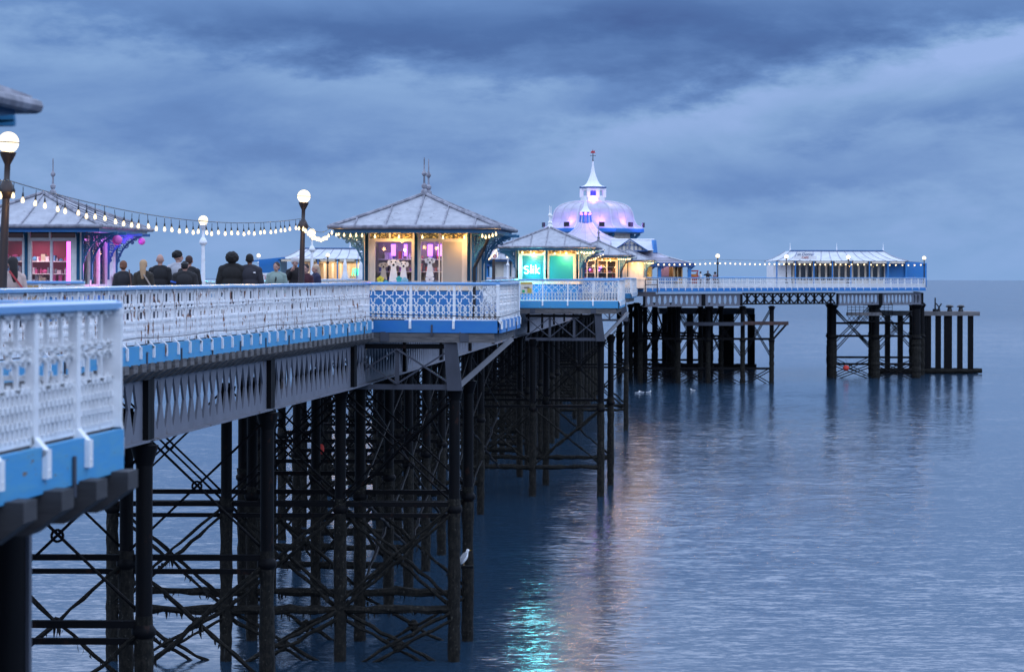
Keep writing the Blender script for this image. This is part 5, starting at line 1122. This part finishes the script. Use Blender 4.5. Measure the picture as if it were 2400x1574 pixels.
    l = MB(); l.ell(V(0, 0, .92), .17*B*k, .125*B*k, .12*k, 14)
    for s in (-1, 1): l.tube([V(s*.085, 0, .93), V(s*.095, .01, .50), V(s*.10, -.01, .10)], [.098*B*k, .072*k, .060*k], 12)
    rem(l, 'trousers', cmat(legs, .85), vox*1.4, 2)
    sb = MB()
    for s in (-1, 1): sb.ell(V(s*.10, .06, .045), .05*k, .135*k, .045*k, 10)
    sb.build('shoes', M['black'], t, True)
    if not far:
        e = MB()
        for s in (-1, 1): e.ell(H(s*.030, .089, .112), .010*k, .006*k, .006*k, 6, Rh)
        e.build('eyes', M['black'], t)
    hb = MB()
    def cap(f=1.0, back=1.0, dz=0.0): hb.ell(H(0, -.014, .146+dz), .086*f*k, .100*f*k, .092*f*k, 14, Rh)
    if hair == 'short': cap(); hb.ell(H(0, -.04, .10), .078*k, .075*k, .08*k, 12, Rh)
    elif hair == 'crop': cap(.97); hb.ell(H(0, -.035, .115), .080*k, .075*k, .07*k, 12, Rh)
    elif hair == 'afro':
        hb.ell(H(0, -.02, .135), .135*k, .135*k, .125*k, 14, Rh)
        for _ in range(90):
            a, c = random.uniform(0, 2*PI), random.uniform(-.9, 1); q = math.sqrt(1-c*c); hb.ell(H(.125*q*math.cos(a), -.02+.125*q*math.sin(a)*(1 if math.sin(a) < 0 else .7), .135+.115*c), .026*k, .026*k, .026*k, 5)
    elif hair == 'curly':
        cap(1.08, dz=.01)
        for _ in range(70):
            a, c = random.uniform(0, 2*PI), random.uniform(-.5, 1); q = math.sqrt(1-c*c); y = -.02+.10*q*math.sin(a)
            if y > .05 and c < .45: continue
            hb.ell(H(.09*q*math.cos(a), y, .15+.09*c), .026*k, .026*k, .024*k, 5)
    elif hair == 'long': cap(1.03); hb.tube([H(0, -.05, .14), H(.0, -.075, .02), H(.01, -.10, -.12), H(.0, -.11, -.20)], [.08*k, .082*k, .06*k, .03*k], 12)
    elif hair == 'bun': cap(1.02); hb.ell(H(0, -.05, .10), .078*k, .07*k, .075*k, 12, Rh); hb.ell(H(-.045, -.115, .085), .04*k, .04*k, .036*k, 9)
    elif hair == 'pony': cap(1.02); hb.ell(H(0, -.05, .10), .080*k, .07*k, .085*k, 12, Rh); hb.tube([H(0, -.10, .10), H(.03, -.13, .0), H(.04, -.12, -.1)], [.035*k, .03*k, .012*k], 8)
    if hair: rem(hb, 'hair', cmat(hairc, .9), .014 if not far else .03, 1 if hair in ('afro', 'curly') else 2)
    if extra: extra(t, k, V, H, J)
    return t
def strap(t, pts, c, w=.03, name='bag_strap', label=None):
    o = MB()
    for p, q in zip(pts, pts[1:]): o.bar(p, q, w, .012, (0, 1, 0))
    s = o.build(name, cmat(c), t); return s
def own_bag(parent_t, label, pts_local, c, size=(.16, .08, .2), at=(0, 0, 0)):
    b = thing('handbag', label, 'handbag', parent_t.matrix_basis @ Vector(at), parent_t.rotation_euler.z)
    MB().ell((0, 0, 0), size[0]/2, size[1]/2, size[2]/2, 10).build('bag_body', cmat(c), b, True); o = MB(); 
    for p, q in zip(pts_local, pts_local[1:]): o.bar(Vector(p)-Vector(at), Vector(q)-Vector(at), .032, .014, (0, 1, 0))
    o.build('strap', cmat(c), b)
X = WX
def hh(y, D, px): return W(px, y, D).z-DECK            # standing height from the photo row of the crown
# left group, seen from behind
p = person('woman with a bun in black, leftmost of the group seen from behind', X(289, 58), 58, hh(613, 58, 289), math.radians(4), hair='bun', hairc=(.16, .07, .04), sh=.18)
own_bag(p, 'tan bag on the shoulder of the woman with a bun', [(.15, -.17, 1.45), (.19, -.18, 1.25), (.21, -.17, 1.0)], (.14, .08, .06), (.2, .12, .34), (.21, -.18, .93))
p = person('woman with a blond ponytail in a dark khaki jacket with a pale cross strap', X(336, 57.5), 57.5, hh(611, 57.5, 336), math.radians(-3), top=(.028, .024, .018), hair='long', hairc=(.42, .27, .15), sh=.19)
own_bag(p, 'beige cross-body bag strap on the blond woman', [(.04, -.155, 1.34), (.24, -.16, 1.02)], (.35, .29, .24), (.1, .08, .12), (.26, -.15, .97))
person('bald man in a black hooded top between the blond woman and the man in grey', X(375, 61.5), 61.5, hh(598, 61.5, 375), 0, top=(.010, .010, .012), hair=None, sh=.215, bulk=1.12)
person('young man with curly black hair in a pale grey shirt looking right', X(417, 62), 62, hh(591, 62, 417), math.radians(-8), top=(.42, .43, .47), hair='curly', hairc=(.01, .01, .01), sh=.21, head_turn=math.radians(-62), bulk=1.05)
person('man with cropped brown hair mostly hidden behind the flat-capped person', X(443, 61), 61, hh(601, 61, 443), 0, top=(.012, .012, .014), hair='crop', hairc=(.05, .025, .02), sh=.21, bulk=1.05)
person('shorter person in a flat black cap and black jacket with a blue arm band', X(433, 57.5), 57.5, hh(614, 57.5, 433), 0, top=(.012, .012, .015), hair='crop', hairc=(.01, .01, .012), sh=.24, bulk=1.25, loose=2.0,
    extra=lambda t, k, V, H, J: (MB().ell(H(0, -.01, .17), .105*k, .12*k, .045*k, 10).build('cap', M['black'], t, True), MB().tube([Vector(J[-1][0]).lerp(Vector(J[-1][1]), .48), Vector(J[-1][0]).lerp(Vector(J[-1][1]), .62)], .105*k, 10).build('arm_band', cmat((.03, .12, .5)), t)))
person('person with a big round afro in a black hooded jacket', X(544, 60), 60, hh(592, 60, 544)-.03, 0, top=(.007, .007, .010), skin='skin_dark', hair='afro', hairc=(.006, .006, .006), sh=.24, bulk=1.3, loose=2.4)
def mark(t, k, V, H, J):
    mb = MB(); P = [(.095, 1.335), (.150, 1.348), (.158, 1.312), (.118, 1.318)]; y = -.165*k; mb.add([(x*k, y-.012, z*k) for x, z in P]+[(x*k, y+.03, z*k) for x, z in P], [(0,1,2,3), (7,6,5,4), (0,1,5,4), (1,2,6,5), (2,3,7,6), (3,0,4,7)]); mb.build('white_emblem', cmat((.8, .8, .8)), t)
person('man with cropped black hair and a small white mark on his charcoal jacket', X(585, 60), 60, hh(597, 60, 585), 0, top=(.020, .021, .030), skin='skin_dark', hair='crop', hairc=(.008, .008, .008), sh=.225, bulk=1.12, loose=1.5, extra=mark)
# people facing the viewer
def glasses(t, k, V, H, J): MB().ell(V(.0, .16, 1.30), .022*k, .012*k, .06*k, 8).ell(V(.02, .165, 1.24), .016*k, .012*k, .05*k, 8).build('sunglasses', M['black'], t)
person('smiling man in a pale green jumper facing the viewer', X(648, 65.5), 65.5, hh(616, 65.5, 648), PI, top=(.22, .30, .27), legs=(.05, .05, .08), skin='skin', hair='short', hairc=(.06, .035, .025), sh=.225, bulk=1.22, head_turn=math.radians(-20), extra=glasses)
wmn = person('grey-haired woman in black beside the leaning lamp post, hand to her mouth', X(692, 66.5), 66.5, hh(605, 66.5, 692), PI, top=(.012, .010, .012), hair='curly', hairc=(.52, .50, .50), sh=.185, arms=(None, [(.24, .06, 1.17), (.08, .20, 1.42)]), tilt=-.12)
person('woman in a dark navy coat partly behind the leaning lamp post, turned left', X(740, 67.5), 67.5, hh(621, 67.5, 740), math.radians(120), top=(.012, .016, .05), hair='long', hairc=(.42, .33, .24), sh=.18, bulk=1.1, loose=1.6)
person('person in a dark patterned top just right of the leaning lamp post, mostly hidden', X(717, 66), 66, 1.60, math.radians(160), top=(.05, .012, .02), hair='short', hairc=(.03, .02, .02), sh=.17)
lw = person('woman with long dark hair in a beige jumper at the left edge by the lamp', X(30, 42.5), 42.5, hh(602, 42.5, 30)-.02, math.radians(25), top=(.45, .36, .33), hair='long', hairc=(.02, .012, .012), sh=.185)
own_bag(lw, 'red cross-body strap of the woman at the left edge', [(-.1, -.15, 1.40), (.17, -.16, 1.05)], (.4, .05, .06), (.1, .08, .14), (.2, -.14, .98))
# far visitors on the pier head
Gf = 'far visitors on the pier head'
person('far woman with long reddish hair, leftmost of the four on the pier head', X(1633, 262), 262, 1.62, math.radians(150), top=(.25, .10, .12), hair='long', hairc=(.10, .04, .03), far=True, group=Gf)
person('far person in a white top, second of the four on the pier head', X(1642, 260), 260, 1.72, math.radians(80), top=(.7, .7, .7), skin='skin_dark', hair='crop', hairc=(.01, .01, .01), far=True, group=Gf)
person('far man in dark clothes with raised elbows, third of four on the pier head', X(1659, 262), 262, 1.82, PI, top=(.012, .02, .018), skin='skin_dark', hair='crop', hairc=(.01, .01, .01), arms=([(-.36, .06, 1.20), (-.10, .22, 1.30)], [(.40, .0, 1.28), (.22, .15, 1.42)]), far=True, bulk=1.15, group=Gf)
person('far woman with a dark rounded hairdo against the far lamp post', X(1676, 260), 260, 1.66, math.radians(170), top=(.30, .22, .24), hair='afro', hairc=(.01, .01, .01), far=True, group=Gf)
# ---------------------------------------------------------------- gulls
def gull(label, p, rz, stand=False, s=1.0):
    t = thing('gull', label, 'gull', p, rz, 'gulls'); Rt = Matrix.Rotation(math.radians(-55 if stand else -8), 3, 'Y') if True else None
    b = MB(); z0 = .17*s if stand else .05*s
    b.ell((0, 0, z0), .17*s, .075*s, .075*s, 12, Rt)
    hx = .09*s if stand else .15*s; hz_ = z0+(.19 if stand else .11)*s
    b.tube([(hx*.6, 0, z0+.05*s), (hx, 0, hz_)], [.05*s, .036*s], 8); b.ell((hx+.01*s, 0, hz_+.01*s), .045*s, .036*s, .036*s, 8)
    o = b.build('body', M['white'], t, True); r = o.modifiers.new('remesh', 'REMESH'); r.mode = 'VOXEL'; r.voxel_size = .01*s; r.use_smooth_shade = True
    w = MB().ell((-.03*s, .06*s, z0+.02*s), .16*s, .02*s, .05*s, 8, Rt).ell((-.03*s, -.06*s, z0+.02*s), .16*s, .02*s, .05*s, 8, Rt); w.build('wings', cmat((.35, .36, .38)), t, True)
    MB().lathe([(.011*s, 0), (.002, .05*s)], 6).build('bill', cmat((.6, .4, .05)), t, False, (hx+.05*s, 0, hz_+.005*s)).rotation_euler = (0, PI/2, 0)
    MB().lathe([(.03*s, 0), (.008, .09*s)], 6).build('tail', M['white'], t, False, ((-.12*s, 0, z0-.10*s) if stand else (-.16*s, 0, z0+.02*s))).rotation_euler = (0, math.radians(-150 if stand else -90), 0)
    if stand: MB().tube([(0, .025*s, 0), (0, .025*s, z0)], .006*s, 5).tube([(0, -.025*s, 0), (0, -.025*s, z0)], .006*s, 5).build('legs', cmat((.5, .35, .2)), t)
g0 = W(1087, 1324, 75.1)
gull('white gull perched on a brace beside the outer leg of the middle platform', g0, math.radians(15), True, 1.25)
lg = tag(MB().bar((-.45, 0, -.05), (.3, 0, -.05), .12, .08, (0,0,1)).build('ledge', M['iron'], None, False, (g0.x, g0.y, g0.z)), 'small iron ledge under the perched gull', 'ledge')
for i, (px, y, lb) in enumerate(((1495, 921, 'white gull floating, leftmost of the three close together below the far platform'), (1504, 920, 'white gull floating, middle of the three close together below the far platform'), (1521, 920, 'white gull floating, right of the three close together below the far platform'), (1624, 915, 'lone white gull floating farther right below the pier head'))):
    D = EYE*F/(y-643.3); gull(lb, (WX(px, D), D, 0), math.radians(170 if i % 2 else 10), False, 1.25)
for i, (px, y, D) in enumerate(((753, 1052, 92), (1983, 862, 275))):
    c = W(px, y, D); b = thing('float', ['red float snagged high in the braces left of the middle platform', 'orange-red float snagged on a brace under the cafe end'][i], 'float', c); MB().ell((0, 0, 0), .11+.25*i, .09+.2*i, .20+.12*i, 10).build('buoy', cmat((.75, .06, .04)), b, True); MB().tube([(0, 0, .2), (.1, 0, .6), (-.05, 0, 1.0)], .02, 5).build('line', M['weed'], b)
